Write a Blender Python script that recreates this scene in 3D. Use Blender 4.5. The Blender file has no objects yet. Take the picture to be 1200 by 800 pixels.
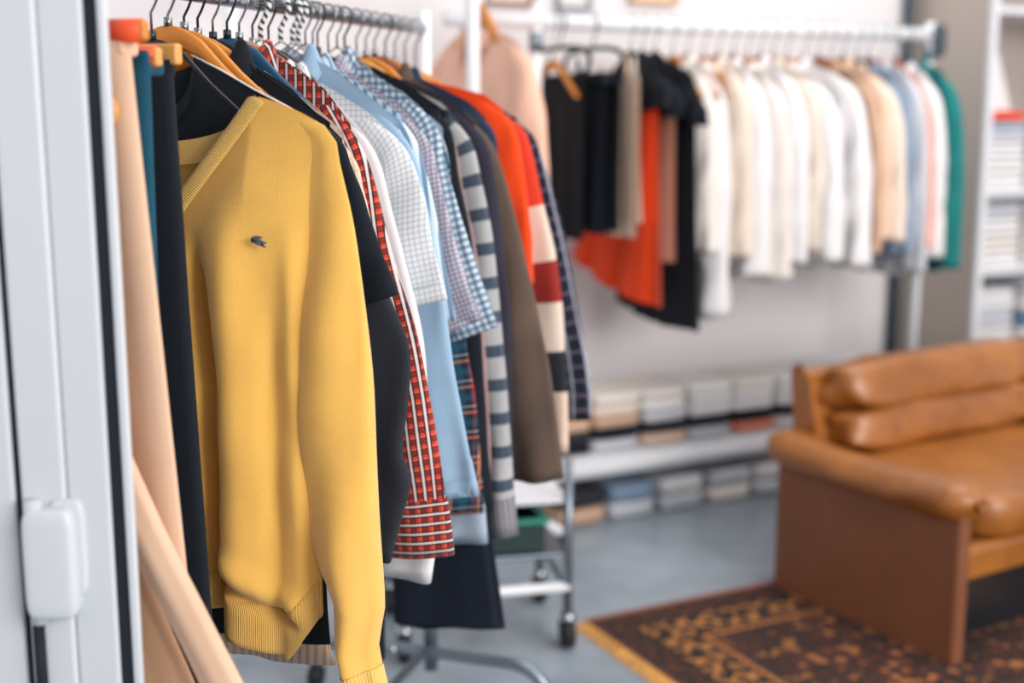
import bpy, math, random
import numpy as np
from mathutils import Vector, Matrix
random.seed(4)
SC = bpy.context.scene
COL = SC.collection

# ------------------------------------------------------------------ camera
EYE = 1.30
PITCH = math.atan(275 / 1500)
cam_d = bpy.data.cameras.new('camera')
cam_d.lens = 45.0
cam_d.sensor_width = 36.0
cam_d.clip_start = 0.05
cam_d.dof.use_dof = True
cam_d.dof.focus_distance = 1.78
cam_d.dof.aperture_fstop = 1.6
cam = bpy.data.objects.new('camera', cam_d)
cam.location = (0, 0, EYE)
cam.rotation_euler = (math.pi / 2 - PITCH, 0, 0)
COL.objects.link(cam)
SC.camera = cam

# ------------------------------------------------------------------ light
world = bpy.data.worlds.new('daylight')
world.use_nodes = True
SC.world = world
world.node_tree.nodes['Background'].inputs[0].default_value = (0.93, 0.95, 1.0, 1)
world.node_tree.nodes['Background'].inputs[1].default_value = 0.60


def area(name, loc, target, size, size_y, power, color):
    l = bpy.data.lights.new(name, 'AREA')
    l.shape = 'RECTANGLE'
    l.size = size
    l.size_y = size_y
    l.energy = power
    l.color = color
    o = bpy.data.objects.new(name, l)
    o.location = loc
    o.rotation_euler = (Vector(target) - Vector(loc)).to_track_quat('-Z', 'Y').to_euler()
    COL.objects.link(o)
    return o


area('shop_window_light', (3.2, -0.9, 2.2), (0.3, 3.0, 0.9), 2.6, 2.0, 155, (1.0, 0.97, 0.94))
area('overhead_fill_light', (1.7, 3.0, 3.7), (1.0, 3.2, 0.0), 3.4, 2.6, 54, (1.0, 0.96, 0.92))  # unseen soft light added overhead to brighten sofa, floor and wall

SC.view_settings.view_transform = 'Standard'
SC.view_settings.look = 'None'
SC.view_settings.gamma = 1.0
SC.view_settings.use_curve_mapping = False
SC.view_settings.exposure = 0.28


# ------------------------------------------------------------------ materials
def lin(c):
    return tuple(((v / 255) / 12.92 if v / 255 <= 0.04045 else ((v / 255 + 0.055) / 1.055) ** 2.4) for v in c) + (1.0,)


class NT:
    """tiny helper around a node tree"""

    def __init__(self, name):
        self.m = bpy.data.materials.new(name)
        self.m.use_nodes = True
        self.t = self.m.node_tree
        self.b = self.t.nodes['Principled BSDF']

    def node(self, kind, **kw):
        n = self.t.nodes.new(kind)
        for k, v in kw.items():
            setattr(n, k, v)
        return n

    def link(self, a, b):
        self.t.links.new(a, b)

    def math(self, op, a, b=None, c=None):
        n = self.node('ShaderNodeMath', operation=op)
        for i, v in enumerate((a, b, c)):
            if v is None:
                continue
            if isinstance(v, (int, float)):
                n.inputs[i].default_value = v
            else:
                self.link(v, n.inputs[i])
        return n.outputs[0]

    def mix(self, fac, a, b):
        n = self.node('ShaderNodeMix', data_type='RGBA')
        for s, v in ((n.inputs[0], fac), (n.inputs[6], a), (n.inputs[7], b)):
            if isinstance(v, (int, float, tuple)):
                s.default_value = v
            else:
                self.link(v, s)
        return n.outputs[2]

    def uv(self):
        n = self.node('ShaderNodeUVMap')
        n.uv_map = 'UVMap'
        s = self.node('ShaderNodeSeparateXYZ')
        self.link(n.outputs[0], s.inputs[0])
        return s.outputs[0], s.outputs[1], n.outputs[0]

    def noise(self, scale, detail=3, rough=0.55, vec=None):
        n = self.node('ShaderNodeTexNoise')
        n.inputs['Scale'].default_value = scale
        n.inputs['Detail'].default_value = detail
        n.inputs['Roughness'].default_value = rough
        if vec is None:
            tc = self.node('ShaderNodeTexCoord')
            vec = tc.outputs['Object']
        self.link(vec, n.inputs['Vector'])
        return n.outputs[0]

    def bump(self, height, strength, dist=0.002):
        n = self.node('ShaderNodeBump')
        n.inputs['Strength'].default_value = strength
        n.inputs['Distance'].default_value = dist
        self.link(height, n.inputs['Height'])
        self.link(n.outputs[0], self.b.inputs['Normal'])


def basic(name, rgb, rough=0.5, metal=0.0, var=0.0, vscale=8, bump=0.0, bscale=60, sheen=0.0, coat=0.0):
    k = NT(name)
    k.b.inputs['Base Color'].default_value = lin(rgb)
    k.b.inputs['Roughness'].default_value = rough
    k.b.inputs['Metallic'].default_value = metal
    k.b.inputs['Sheen Weight'].default_value = sheen
    k.b.inputs['Coat Weight'].default_value = coat
    n = k.noise(vscale)
    lo = tuple(max(0, c * (1 - var)) for c in rgb)
    hi = tuple(min(255, c * (1 + var)) for c in rgb)
    k.link(k.mix(n, lin(lo), lin(hi)), k.b.inputs['Base Color'])
    if bump:
        k.bump(k.noise(bscale, 4), bump)
    return k.m


def cloth(name, rgb, rough=0.85, var=0.06, weave=900, bump=0.35, sheen=None, layers=(), hatch=False):
    """woven cloth; layers = (axis, period, start, width, rgb, alpha) woven stripes in metres"""
    k = NT(name)
    U, V, vec = k.uv()
    n = k.noise(9)
    lo = tuple(c * (1 - var) for c in rgb)
    hi = tuple(min(255, c * (1 + var)) for c in rgb)
    colr = k.mix(n, lin(lo), lin(hi))
    for (ax, per, st, wd, c, al) in layers:
        p = k.math('DIVIDE', U if ax == 'u' else V, per)
        p = k.math('FRACT', k.math('ADD', p, -st + 50.0))
        f = k.math('MULTIPLY', k.math('LESS_THAN', p, wd), al)
        colr = k.mix(f, colr, lin(c))
    k.link(colr, k.b.inputs['Base Color'])
    k.b.inputs['Roughness'].default_value = rough
    k.b.inputs['Specular IOR Level'].default_value = 0.25
    k.b.inputs['Sheen Weight'].default_value = (0.03 if sum(rgb) < 260 else 0.14) if sheen is None else sheen
    a = k.math('SINE', k.math('MULTIPLY', U, weave * 6.28 / 2))
    b = k.math('SINE', k.math('MULTIPLY', V, weave * 6.28 / 2))
    h = k.math('ADD', k.math('MULTIPLY', a, b), k.math('MULTIPLY', k.noise(45, 4), 2.0))
    k.bump(h, bump, 0.0006)
    return k.m


def knit(name, rgb, rib=0.0, var=0.05):
    k = NT(name)
    U, V, vec = k.uv()
    lo = tuple(c * (1 - var) for c in rgb)
    hi = tuple(min(255, c * (1 + var)) for c in rgb)
    c = k.mix(k.noise(14, 4), lin(lo), lin(hi))
    k.b.inputs['Roughness'].default_value = 0.9
    k.b.inputs['Specular IOR Level'].default_value = 0.15
    k.b.inputs['Sheen Weight'].default_value = 0.4
    if rib:
        w = k.math('SINE', k.math('MULTIPLY', U, 6.283 / rib))
        dark = tuple(v * 0.92 for v in rgb)
        c = k.mix(k.math('MULTIPLY', k.math('LESS_THAN', w, -0.2), 0.25), c, lin(dark))
        k.bump(w, 0.9, 0.0009)
    else:
        w = k.math('SINE', k.math('MULTIPLY', U, 6.283 / 0.0022))
        q = k.math('SINE', k.math('MULTIPLY', V, 6.283 / 0.003))
        fz = k.noise(420, 2)
        k.bump(k.math('ADD', k.math('MULTIPLY', w, q), k.math('MULTIPLY', fz, 2.5)), 0.5, 0.0009)
    k.link(c, k.b.inputs['Base Color'])
    return k.m


BLK = (21, 27, 35)
M = {}
M['wall'] = basic('painted_plaster_wall', (230, 225, 226), 0.8, var=0.02, vscale=2, bump=0.1)
M['floor'] = None
M['white_metal'] = basic('white_lacquer', (240, 241, 244), 0.35, var=0.02)
M['frame_white'] = basic('white_window_profile', (206, 209, 213), 0.35, var=0.02, vscale=3)
M['gasket'] = basic('dark_rubber_seal', (10, 22, 34), 0.8)
M['chrome'] = basic('chromed_tube', (196, 200, 206), 0.2, 1.0, var=0.04, vscale=30)
M['steel'] = basic('brushed_steel_tube', (136, 146, 156), 0.35, 0.9, var=0.06, vscale=20)
M['hook'] = basic('hook_wire', (150, 152, 156), 0.25, 1.0)
M['dark_hook'] = basic('dark_hook_wire', (62, 60, 62), 0.35, 0.8)
M['dark_pipe'] = basic('dark_painted_pipe', (62, 74, 84), 0.5)
M['rubber'] = basic('black_rubber', (24, 27, 31), 0.6)
M['shelf_white'] = basic('white_melamine', (226, 227, 231), 0.5, var=0.01)
M['shelf_shaded'] = basic('shaded_white_panel', (190, 178, 168), 0.6, var=0.03, vscale=3)  # panels of the white unit, with shade put into the colour
M['orange_grip'] = basic('orange_rubber_grip', (240, 84, 34), 0.5)
M['wood_tan'] = basic('pale_wood', (214, 156, 84), 0.45, var=0.1, vscale=30)
M['wood_orange'] = basic('honey_wood', (205, 128, 44), 0.4, var=0.12, vscale=25)
M['wood_brown'] = basic('brown_wood', (142, 78, 44), 0.4, var=0.15, vscale=25)
M['wood_dark'] = basic('dark_wood', (74, 44, 36), 0.4, var=0.15, vscale=25)
M['wood_rose'] = basic('rosy_wood', (196, 140, 108), 0.45, var=0.1, vscale=25)
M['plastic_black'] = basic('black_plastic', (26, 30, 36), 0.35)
M['plastic_blue'] = basic('dark_blue_plastic', (24, 70, 102), 0.4)
M['velvet_black'] = basic('black_flocked', (24, 28, 34), 0.9)
M['button'] = basic('tan_button', (212, 150, 90), 0.4, var=0.1, vscale=60)


def cord_mat():
    k = NT('black_and_white_cord')
    U, V, _ = k.uv()
    f = k.math('LESS_THAN', k.math('FRACT', k.math('ADD', k.math('MULTIPLY', V, 90.0), k.math('MULTIPLY', U, 1.0))), 0.45)
    k.link(k.mix(f, lin((225, 225, 222)), lin((40, 44, 50))), k.b.inputs['Base Color'])
    k.b.inputs['Roughness'].default_value = 0.7
    return k.m


M['cord'] = cord_mat()


def floor_mat():
    k = NT('polished_concrete')
    a = k.noise(1.6, 6, 0.62)
    b = k.noise(9, 5, 0.6)
    f = k.math('ADD', k.math('MULTIPLY', a, 0.7), k.math('MULTIPLY', b, 0.3))
    r = k.node('ShaderNodeValToRGB')
    k.link(f, r.inputs[0])
    r.color_ramp.elements[0].position = 0.3
    r.color_ramp.elements[0].color = lin((118, 130, 139))
    r.color_ramp.elements[1].position = 0.72
    r.color_ramp.elements[1].color = lin((176, 188, 198))
    k.link(r.outputs[0], k.b.inputs['Base Color'])
    k.b.inputs['Roughness'].default_value = 0.32
    k.bump(b, 0.08, 0.002)
    return k.m


M['floor'] = floor_mat()


def leather():
    k = NT('brown_leather')
    a = k.noise(5, 5, 0.6)
    b = k.noise(38, 6, 0.7)
    f = k.math('ADD', k.math('MULTIPLY', a, 0.65), k.math('MULTIPLY', b, 0.35))
    r = k.node('ShaderNodeValToRGB')
    k.link(f, r.inputs[0])
    r.color_ramp.elements[0].position = 0.3
    r.color_ramp.elements[0].color = lin((122, 68, 24))
    r.color_ramp.elements[1].position = 0.72
    r.color_ramp.elements[1].color = lin((182, 114, 46))
    k.link(r.outputs[0], k.b.inputs['Base Color'])
    k.b.inputs['Roughness'].default_value = 0.36
    k.b.inputs['Coat Weight'].default_value = 0.25
    k.b.inputs['Coat Roughness'].default_value = 0.3
    k.bump(b, 0.25, 0.002)
    return k.m


M['leather'] = leather()


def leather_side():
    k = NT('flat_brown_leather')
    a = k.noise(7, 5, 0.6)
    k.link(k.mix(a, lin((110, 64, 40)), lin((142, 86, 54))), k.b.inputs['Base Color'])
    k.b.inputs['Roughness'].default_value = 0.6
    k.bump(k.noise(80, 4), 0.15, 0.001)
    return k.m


M['leather_side'] = leather_side()

M['yellow'] = knit('yellow_knit', (243, 188, 92))
M['yellow_rib'] = knit('yellow_ribbed_knit', (242, 192, 102), rib=0.0030)
M['beige'] = cloth('beige_twill', (226, 186, 156), var=0.04)
M['beige_dark'] = cloth('tan_twill', (206, 160, 124), var=0.04)
M['teal_denim'] = cloth('teal_denim', (22, 74, 94), var=0.18)
M['black'] = cloth('black_cloth', BLK, var=0.1)
M['navy'] = cloth('navy_cloth', (19, 27, 41), var=0.12)
M['charcoal'] = cloth('charcoal_wool', (44, 47, 54), var=0.15, bump=0.6)
M['creamgrid'] = cloth('cream_grid_cloth', (226, 200, 178), layers=[('u', .02, 0, .1, (205, 160, 130), .6), ('v', .02, 0, .1, (205, 160, 130), .6)])
PL = lambda u, v, wv: [(v, .017, .10, .50, (64, 24, 28), .66), (v, .017, .66, .14, (236, 112, 84), .6), (v, .017, .08, .06, (24, 20, 28), .8), (v, .017, .58, .06, (24, 20, 28), .8)] + wv + [
    (u, .0145, .42, .16, (26, 22, 30), .85), (u, .0145, .82, .14, (26, 22, 30), .85), (u, .0145, .58, .24, (236, 230, 228), .74)]
M['plaid'] = cloth('red_tartan_cloth', (204, 66, 46), layers=PL('u', 'v', []))
M['plaid_cuff'] = cloth('red_tartan_cuff_cloth', (204, 66, 46), layers=PL('v', 'u', []))
M['white'] = cloth('white_cotton', (234, 231, 231), var=0.03)
M['offwhite'] = cloth('offwhite_cotton', (232, 224, 217), var=0.03)
M['cream'] = cloth('cream_cotton', (232, 215, 198), var=0.04)
M['ivory'] = cloth('ivory_knit', (230, 217, 202), var=0.05)
M['grid'] = cloth('blue_grid_cotton', (222, 222, 222), layers=[('u', .0085, 0, .2, (120, 144, 170), .45), ('v', .0085, 0, .2, (120, 144, 170), .45)])
M['chambray'] = cloth('light_blue_chambray', (152, 180, 204), var=0.07)
M['bluestripe'] = cloth('blue_striped_cotton', (206, 218, 228), layers=[('u', .016, 0, .45, (74, 116, 150), .85)])
M['mauve'] = cloth('mauve_check_cotton', (196, 190, 200), layers=[('u', .0075, 0, .45, (92, 84, 112), .5), ('v', .0075, 0, .45, (92, 84, 112), .5)])
M['gingham'] = cloth('blue_gingham', (206, 220, 230), layers=[('u', .012, 0, .5, (24, 74, 112), .62), ('v', .012, 0, .5, (24, 74, 112), .62)])
M['tartan'] = cloth('dark_tartan', (32, 44, 60), layers=[
    ('u', .045, .1, .25, (30, 84, 104), .6), ('v', .045, .1, .25, (30, 84, 104), .6),
    ('u', .045, .6, .08, (214, 130, 84), .7), ('v', .045, .6, .07, (214, 130, 84), .7),
    ('u', .045, .8, .04, (170, 40, 44), .7), ('v', .045, .85, .04, (220, 220, 220), .5)])
M['paleblue'] = cloth('pale_blue_cotton', (168, 182, 198), var=0.05)
M['striped'] = cloth('grey_navy_striped_jersey', (176, 174, 174), layers=[('v', .062, 0, .36, (50, 66, 84), .95), ('u', .012, 0, .3, (120, 120, 126), .12)])
M['rosetrim'] = cloth('dusty_rose_jersey', (176, 140, 138), var=0.05)
M['purple'] = cloth('plum_grey_cloth', (50, 47, 60), var=0.15)
M['olive'] = cloth('olive_brown_canvas', (98, 80, 69), var=0.18, bump=0.6)
M['taupe'] = cloth('taupe_wool', (168, 142, 120), var=0.08)
M['denim'] = cloth('dark_denim', (36, 54, 76), var=0.2)
M['red'] = cloth('red_jersey', (206, 40, 24), var=0.06)
M['orange'] = cloth('orange_jersey', (250, 72, 16), var=0.06)
M['block'] = None
M['dplaid'] = cloth('dark_blue_checked_flannel', (40, 50, 70), layers=[
    ('u', .03, 0, .35, (22, 26, 38), .7), ('v', .03, 0, .35, (22, 26, 38), .7),
    ('u', .03, .6, .1, (190, 190, 204), .7), ('v', .03, .6, .1, (150, 120, 130), .6)])
M['pink'] = cloth('blush_cotton', (246, 194, 168), var=0.05)
M['tanshirt'] = cloth('tan_cotton', (206, 170, 144), var=0.05)
M['peach'] = cloth('peach_cotton', (232, 200, 176), var=0.05)
M['lightgrey'] = cloth('light_grey_cotton', (206, 208, 214), var=0.04)
M['bluegrey'] = cloth('blue_grey_cotton', (132, 154, 178), var=0.06)
M['coral'] = cloth('coral_cotton', (236, 142, 112), var=0.05)
M['teal'] = cloth('teal_satin', (14, 122, 120), rough=0.5, var=0.12)
M['brown'] = cloth('brown_cloth', (120, 82, 62), var=0.08)
M['greenbox'] = basic('teal_green_plastic', (44, 148, 128), 0.4)
M['darkbox'] = basic('dark_green_plastic', (26, 52, 52), 0.45)


def block_mat():
    """colour blocks along the sleeve / body height (metres below the shoulder)"""
    k = NT('colour_block_knit')
    U, V, _ = k.uv()
    r = k.node('ShaderNodeValToRGB')
    k.link(k.math('MULTIPLY', V, -1.0), r.inputs[0])
    cr = r.color_ramp
    cr.interpolation = 'CONSTANT'
    stops = [(0.0, (214, 58, 30)), (0.245, (226, 206, 188)), (0.352, (150, 38, 30)), (0.435, (226, 204, 186)),
             (0.535, (28, 34, 42)), (0.615, (226, 196, 176))]
    cr.elements[0].position = 0
    cr.elements[0].color = lin(stops[0][1])
    cr.elements[1].position = stops[1][0]
    cr.elements[1].color = lin(stops[1][1])
    for p, c in stops[2:]:
        e = cr.elements.new(p)
        e.color = lin(c)
    k.link(r.outputs[0], k.b.inputs['Base Color'])
    k.b.inputs['Roughness'].default_value = 0.9
    k.bump(k.noise(60, 3), 0.3, 0.001)
    return k.m


M['block'] = block_mat()


def rug_mat():
    k = NT('persian_rug_pile')
    U, V, vec = k.uv()
    d = k.math('MINIMUM', U, V)
    dark, rust, gold, cream, ink = (30, 23, 21), (128, 62, 34), (196, 128, 66), (226, 190, 140), (20, 24, 32)
    # field: voronoi rosettes
    vo = k.node('ShaderNodeTexVoronoi')
    vo.inputs['Scale'].default_value = 22
    vo.inputs['Randomness'].default_value = 0.55
    k.link(vec, vo.inputs['Vector'])
    r = k.node('ShaderNodeValToRGB')
    cr = r.color_ramp
    cr.interpolation = 'CONSTANT'
    cr.elements[0].position = 0.0
    cr.elements[0].color = lin(dark)
    cr.elements[1].position = 0.1
    cr.elements[1].color = lin(gold)
    for p, c in ((0.26, rust), (0.4, ink), (0.56, rust), (0.62, dark)):
        e = cr.elements.new(p)
        e.color = lin(c)
    k.link(vo.outputs['Distance'], r.inputs[0])
    big = k.noise(5.5, 2, vec=vec)
    field = k.mix(k.math('MULTIPLY', k.math('GREATER_THAN', big, 0.5), 0.55), r.outputs[0], lin(dark))
    field = k.mix(k.math('MULTIPLY', k.math('GREATER_THAN', k.noise(15, 3, vec=vec), 0.62), 0.8), field, lin(gold))
    # border motifs
    def motif(per, lo, hi, c1, c0):
        a = k.math('PINGPONG', U, per)
        b = k.math('PINGPONG', V, per)
        m = k.math('ADD', a, b)
        return k.mix(k.math('COMPARE', m, per, per * 0.38), lin(c0), lin(c1))
    bord = motif(0.030, 0, 0, gold, dark)
    bord2 = motif(0.014, 0, 0, gold, rust)
    brk = k.math('GREATER_THAN', k.noise(26, 3, vec=vec), 0.52)
    bord = k.mix(brk, bord, lin(dark))
    small = k.mix(k.math('GREATER_THAN', k.noise(60, 3, vec=vec), 0.56), lin(dark), lin(rust))
    c = k.mix(k.math('LESS_THAN', d, 0.235), field, lin(ink))
    c = k.mix(k.math('LESS_THAN', d, 0.225), c, bord2)
    c = k.mix(k.math('LESS_THAN', d, 0.205), c, lin(dark))
    c = k.mix(k.math('LESS_THAN', d, 0.195), c, bord)
    c = k.mix(k.math('LESS_THAN', d, 0.095), c, lin(dark))
    c = k.mix(k.math('LESS_THAN', d, 0.085), c, small)
    c = k.mix(k.math('LESS_THAN', d, 0.012), c, lin((120, 74, 60)))
    wear = k.noise(30, 4, vec=vec)
    c = k.mix(k.math('MULTIPLY', wear, 0.6), c, lin((52, 36, 28)))
    k.link(c, k.b.inputs['Base Color'])
    k.b.inputs['Roughness'].default_value = 0.95
    k.bump(k.noise(300, 2), 0.5, 0.003)
    return k.m


M['rug'] = rug_mat()
M['fringe'] = basic('golden_wool_fringe', (238, 172, 84), 0.9)


# ------------------------------------------------------------------ object helpers
def tag(o, label=None, cat=None, group=None, kind=None):
    if label:
        o['label'] = label
    if cat:
        o['category'] = cat
    if group:
        o['group'] = group
    if kind:
        o['kind'] = kind
    return o


def empty(name, loc, rz, label, cat, group=None):
    o = bpy.data.objects.new(name, None)
    o.empty_display_size = 0.05
    o.location = loc
    o.rotation_euler = (0, 0, rz)
    COL.objects.link(o)
    return tag(o, label, cat, group)


class MB:
    """collects shapes, links them as one mesh object"""

    def __init__(self):
        self.v, self.f, self.uv, self.n = [], [], [], 0

    def grid(self, P, UV=None, close_u=False, close_v=False):
        """P: (rows, cols, 3)"""
        P = np.asarray(P, float)
        r, c = P.shape[:2]
        if UV is None:
            UV = np.zeros((r, c, 2))
        o = self.n
        self.v += [tuple(map(float, p)) for p in P.reshape(-1, 3)]
        self.uv += [tuple(map(float, p)) for p in np.asarray(UV, float).reshape(-1, 2)]
        for i in range(r - 1 + (1 if close_v else 0)):
            for j in range(c - 1 + (1 if close_u else 0)):
                a, b = i, (i + 1) % r
                e, g = j, (j + 1) % c
                self.f.append((o + a * c + e, o + a * c + g, o + b * c + g, o + b * c + e))
        self.n += r * c
        return self

    def poly(self, pts, idx=None):
        o = self.n
        self.v += [tuple(map(float, p)) for p in pts]
        self.uv += [(float(p[0]), float(p[2])) for p in pts]
        self.f.append(tuple(range(o, o + len(pts))))
        self.n += len(pts)
        return self

    def box(self, c, s, rz=0.0):
        x, y, z = (v / 2 for v in s)
        cr, sr = math.cos(rz), math.sin(rz)
        pts = []
        for dz in (-z, z):
            for dx, dy in ((-x, -y), (x, -y), (x, y), (-x, y)):
                pts.append((c[0] + dx * cr - dy * sr, c[1] + dx * sr + dy * cr, c[2] + dz))
        o = self.n
        self.v += pts
        self.uv += [(p[0], p[2]) for p in pts]
        for q in ((0, 3, 2, 1), (4, 5, 6, 7), (0, 1, 5, 4), (1, 2, 6, 5), (2, 3, 7, 6), (3, 0, 4, 7)):
            self.f.append(tuple(o + i for i in q))
        self.n += 8
        return self

    def tube(self, path, r, seg=10, cap=True):
        path = [Vector(p) for p in path]
        rad = r if isinstance(r, (list, tuple)) else [r] * len(path)
        rings, uvs = [], []
        up = Vector((0, 0, 1))
        L = 0
        prev = None
        for i, p in enumerate(path):
            t = (path[min(i + 1, len(path) - 1)] - path[max(i - 1, 0)]).normalized()
            if prev is None:
                a = t.cross(up)
                if a.length < 1e-3:
                    a = t.cross(Vector((1, 0, 0)))
                a.normalize()
            else:
                a = (prev - t * prev.dot(t)).normalized()
            prev = a
            b = t.cross(a)
            if i:
                L += (p - path[i - 1]).length
            rings.append([tuple(p + (a * math.cos(q) + b * math.sin(q)) * rad[i]) for q in
                          [2 * math.pi * k / seg for k in range(seg)]])
            uvs.append([(k / seg, L) for k in range(seg)])
        o = self.n
        self.grid(rings, uvs, close_u=True)
        if cap:
            self.f.append(tuple(o + k for k in range(seg))[::-1])
            self.f.append(tuple(o + (len(path) - 1) * seg + k for k in range(seg)))
        return self

    def puff(self, c, s, e=0.45, nu=28, nv=16, wr=0.0, seed=0, rot=None):
        """superellipsoid cushion, s = full size"""
        rnd = random.Random(seed)
        ph = [rnd.uniform(0, 6.28) for _ in range(6)]

        def sg(w, m):
            return math.copysign(abs(w) ** m, w)
        P = []
        for i in range(nv + 1):
            v = -math.pi / 2 + math.pi * i / nv
            row = []
            for j in range(nu):
                q = -math.pi + 2 * math.pi * j / nu
                x = sg(math.cos(v), e) * sg(math.cos(q), e)
                y = sg(math.cos(v), e) * sg(math.sin(q), e)
                z = sg(math.sin(v), e)
                k = 1 + wr * (math.sin(5 * x + ph[0] + 3 * z) * math.sin(4 * y + ph[1]) + 0.6 * math.sin(11 * x + 6 * z + ph[2]))
                p = Vector((x * s[0] / 2 * k, y * s[1] / 2 * k, z * s[2] / 2 * k))
                if rot is not None:
                    p = rot @ p
                row.append((c[0] + p.x, c[1] + p.y, c[2] + p.z))
            P.append(row)
        self.grid(P, None, close_u=True)
        return self

    def build(self, name, mat, parent=None, smooth=True, bevel=0.0, sub=0, solid=0.0):
        me = bpy.data.meshes.new(name)
        me.from_pydata(self.v, [], self.f)
        uvl = me.uv_layers.new(name='UVMap')
        li = np.zeros(len(me.loops), dtype=np.int32)
        me.loops.foreach_get('vertex_index', li)
        uvl.data.foreach_set('uv', np.asarray(self.uv, dtype=np.float32)[li].ravel())
        me.polygons.foreach_set('use_smooth', [smooth] * len(me.polygons))
        me.materials.append(mat)
        me.update()
        o = bpy.data.objects.new(name, me)
        COL.objects.link(o)
        if parent is not None:
            o.parent = parent
        if solid:
            m = o.modifiers.new('thickness', 'SOLIDIFY')
            m.thickness = solid
            m.offset = 0
        if bevel:
            m = o.modifiers.new('bevel', 'BEVEL')
            m.width = bevel
            m.segments = 3
            m.limit_method = 'ANGLE'
        if sub:
            m = o.modifiers.new('sub', 'SUBSURF')
            m.levels = sub
            m.render_levels = sub
        return o


def arr(*a):
    return np.array(a, float)


# ------------------------------------------------------------------ the room
WALL_O = Vector((-0.0115, 4.2075, 0))          # point on the back wall
WALL_D = Vector((0.893, 0.450, 0))         # along the back wall
WALL_N = Vector((0.450, -0.893, 0))        # out of the wall, into the room
ANG = math.atan2(WALL_D.y, WALL_D.x)


def W(k, n=0.0, z=0.0):
    p = WALL_O + WALL_D * k + WALL_N * n
    return (p.x, p.y, z)


def wbox(k0, k1, n0, n1, z0, z1, name, mat, parent=None, bevel=0.0):
    """box aligned with the back wall; when parented the parent sits at the origin"""
    b = MB().box(W((k0 + k1) / 2, (n0 + n1) / 2, (z0 + z1) / 2), (k1 - k0, abs(n1 - n0), z1 - z0), ANG)
    return b.build(name, mat, parent, smooth=False, bevel=bevel)


def struct(o):
    o['kind'] = 'structure'
    return o


fl = MB()
fl.grid([[(-4, -2.5, 0), (5, -2.5, 0)], [(-4, 8, 0), (5, 8, 0)]]).build('floor', M['floor'])
struct(bpy.data.objects['floor'])
struct(wbox(-2.1, 3.3, -0.12, 0, 0, 2.9, 'wall_back', M['wall']))
struct(MB().box((-1.96, 0.9, 1.45), (0.12, 5.0, 2.9), 0.0).build('wall_left', M['wall'], smooth=False))
struct(wbox(3.18, 3.3, 0, 3.2, 0, 2.9, 'wall_right', M['wall']))
struct(wbox(-1.95, 1.68, 0, 0.012, 0, 0.08, 'baseboard_back', M['shelf_white']))
struct(MB().tube([W(1.66, 0.03, 0), W(1.66, 0.03, 2.9)], 0.019, 14).build('trim_1', M['dark_pipe']))

# free standing white pole left of the back rack
pole = MB().tube([(-0.099, 3.30, 0), (-0.099, 3.30, 2.9)], 0.0175, 16).build('trim_2', M['white_metal'])
struct(pole)

# pictures whose lower edges show above the rack
for (k0, k1, z0, m, lab) in ((-0.0925, 0.080, 1.617, M['wood_brown'], 'brown wooden picture frame, only its bottom edge in view above the blush shirt'),
                             (0.168, 0.296, 1.610, M['steel'], 'grey picture frame hanging above the black clothes on the back rack'),
                             (0.443, 0.631, 1.642, M['wood_tan'], 'tan picture frame at the top edge, above the tangle of black hangers')):
    r = empty('picture_frame', W((k0 + k1) / 2, 0.012, z0), ANG, lab, 'picture frame', 'frames on the back wall')
    w = k1 - k0
    for nm, c, s in (('frame_rail', (0, 0, 0.006), (w, 0.02, 0.012)), ('frame_rail', (0, 0, 0.294), (w, 0.02, 0.012)),
                     ('frame_rail', (-w / 2 + .006, 0, .15), (.012, .02, .3)), ('frame_rail', (w / 2 - .006, 0, .15), (.012, .02, .3))):
        MB().box(c, s).build(nm, m, r, smooth=False)
    MB().box((0, 0.004, .15), (w - .02, .006, .28)).build('print', M['offwhite'], r, smooth=False)

# ------------------------------------------------------------------ the door in the foreground
DX = lambda px, y=1.2: (px - 600) / 1500 * y * 1.006
door = bpy.data.objects.new('door_1', None)
door.location = (-0.454, 1.38, 0)
door.scale = (1.15, 1.15, 1)
COL.objects.link(door)
door['kind'] = 'structure'


def dbox(x0, x1, y0, y1, z0, z1, name, mat, bevel=0.002):
    return MB().box(((x0 + x1) / 2 + .40, (y0 + y1) / 2 - 1.2, (z0 + z1) / 2), (x1 - x0, y1 - y0, z1 - z0)).build(name, mat, door, smooth=False, bevel=bevel)


dbox(-0.4835, -0.4400, 1.198, 1.24, 0, 2.3, 'outer_profile', M['frame_white'], 0.004)
dbox(-0.4400, -0.3980, 1.202, 1.24, 0, 2.3, 'middle_profile', M['frame_white'], 0.004)
dbox(-0.3980, -0.3855, 1.206, 1.216, 0, 2.3, 'rubber_seal', M['gasket'], 0.001)
dbox(-0.3855, -0.3765, 1.203, 1.213, 0, 2.3, 'edge_profile', M['frame_white'], 0.003)
dbox(-0.4905, -0.4835, 1.206, 1.216, 0, 2.3, 'rubber_seal', M['gasket'], 0.001)
dbox(-0.56, -0.4905, 1.200, 1.24, 0, 2.3, 'outer_profile', M['frame_white'], 0.004)
# hinge / lock body
h = MB()
h.puff((-0.455 + .40, -0.006, 0.796), (0.050, 0.03, 0.129), 0.3)
h.build('hinge_body', M['frame_white'], door)
MB().tube([(-0.470 + .40, -0.008, 0.869), (-0.470 + .40, -0.008, 0.725)], 0.009, 12).build('hinge_pin', M['frame_white'], door)
MB().tube([(-0.474 + .40, -0.004, 0.725), (-0.474 + .40, -0.004, 0.60)], 0.006, 12).build('hinge_rod', M['gasket'], door)
MB().puff((-0.440 + .40, -0.001, 0.811), (0.035, 0.012, 0.115), 0.4).build('hinge_plate', M['frame_white'], door)

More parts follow.
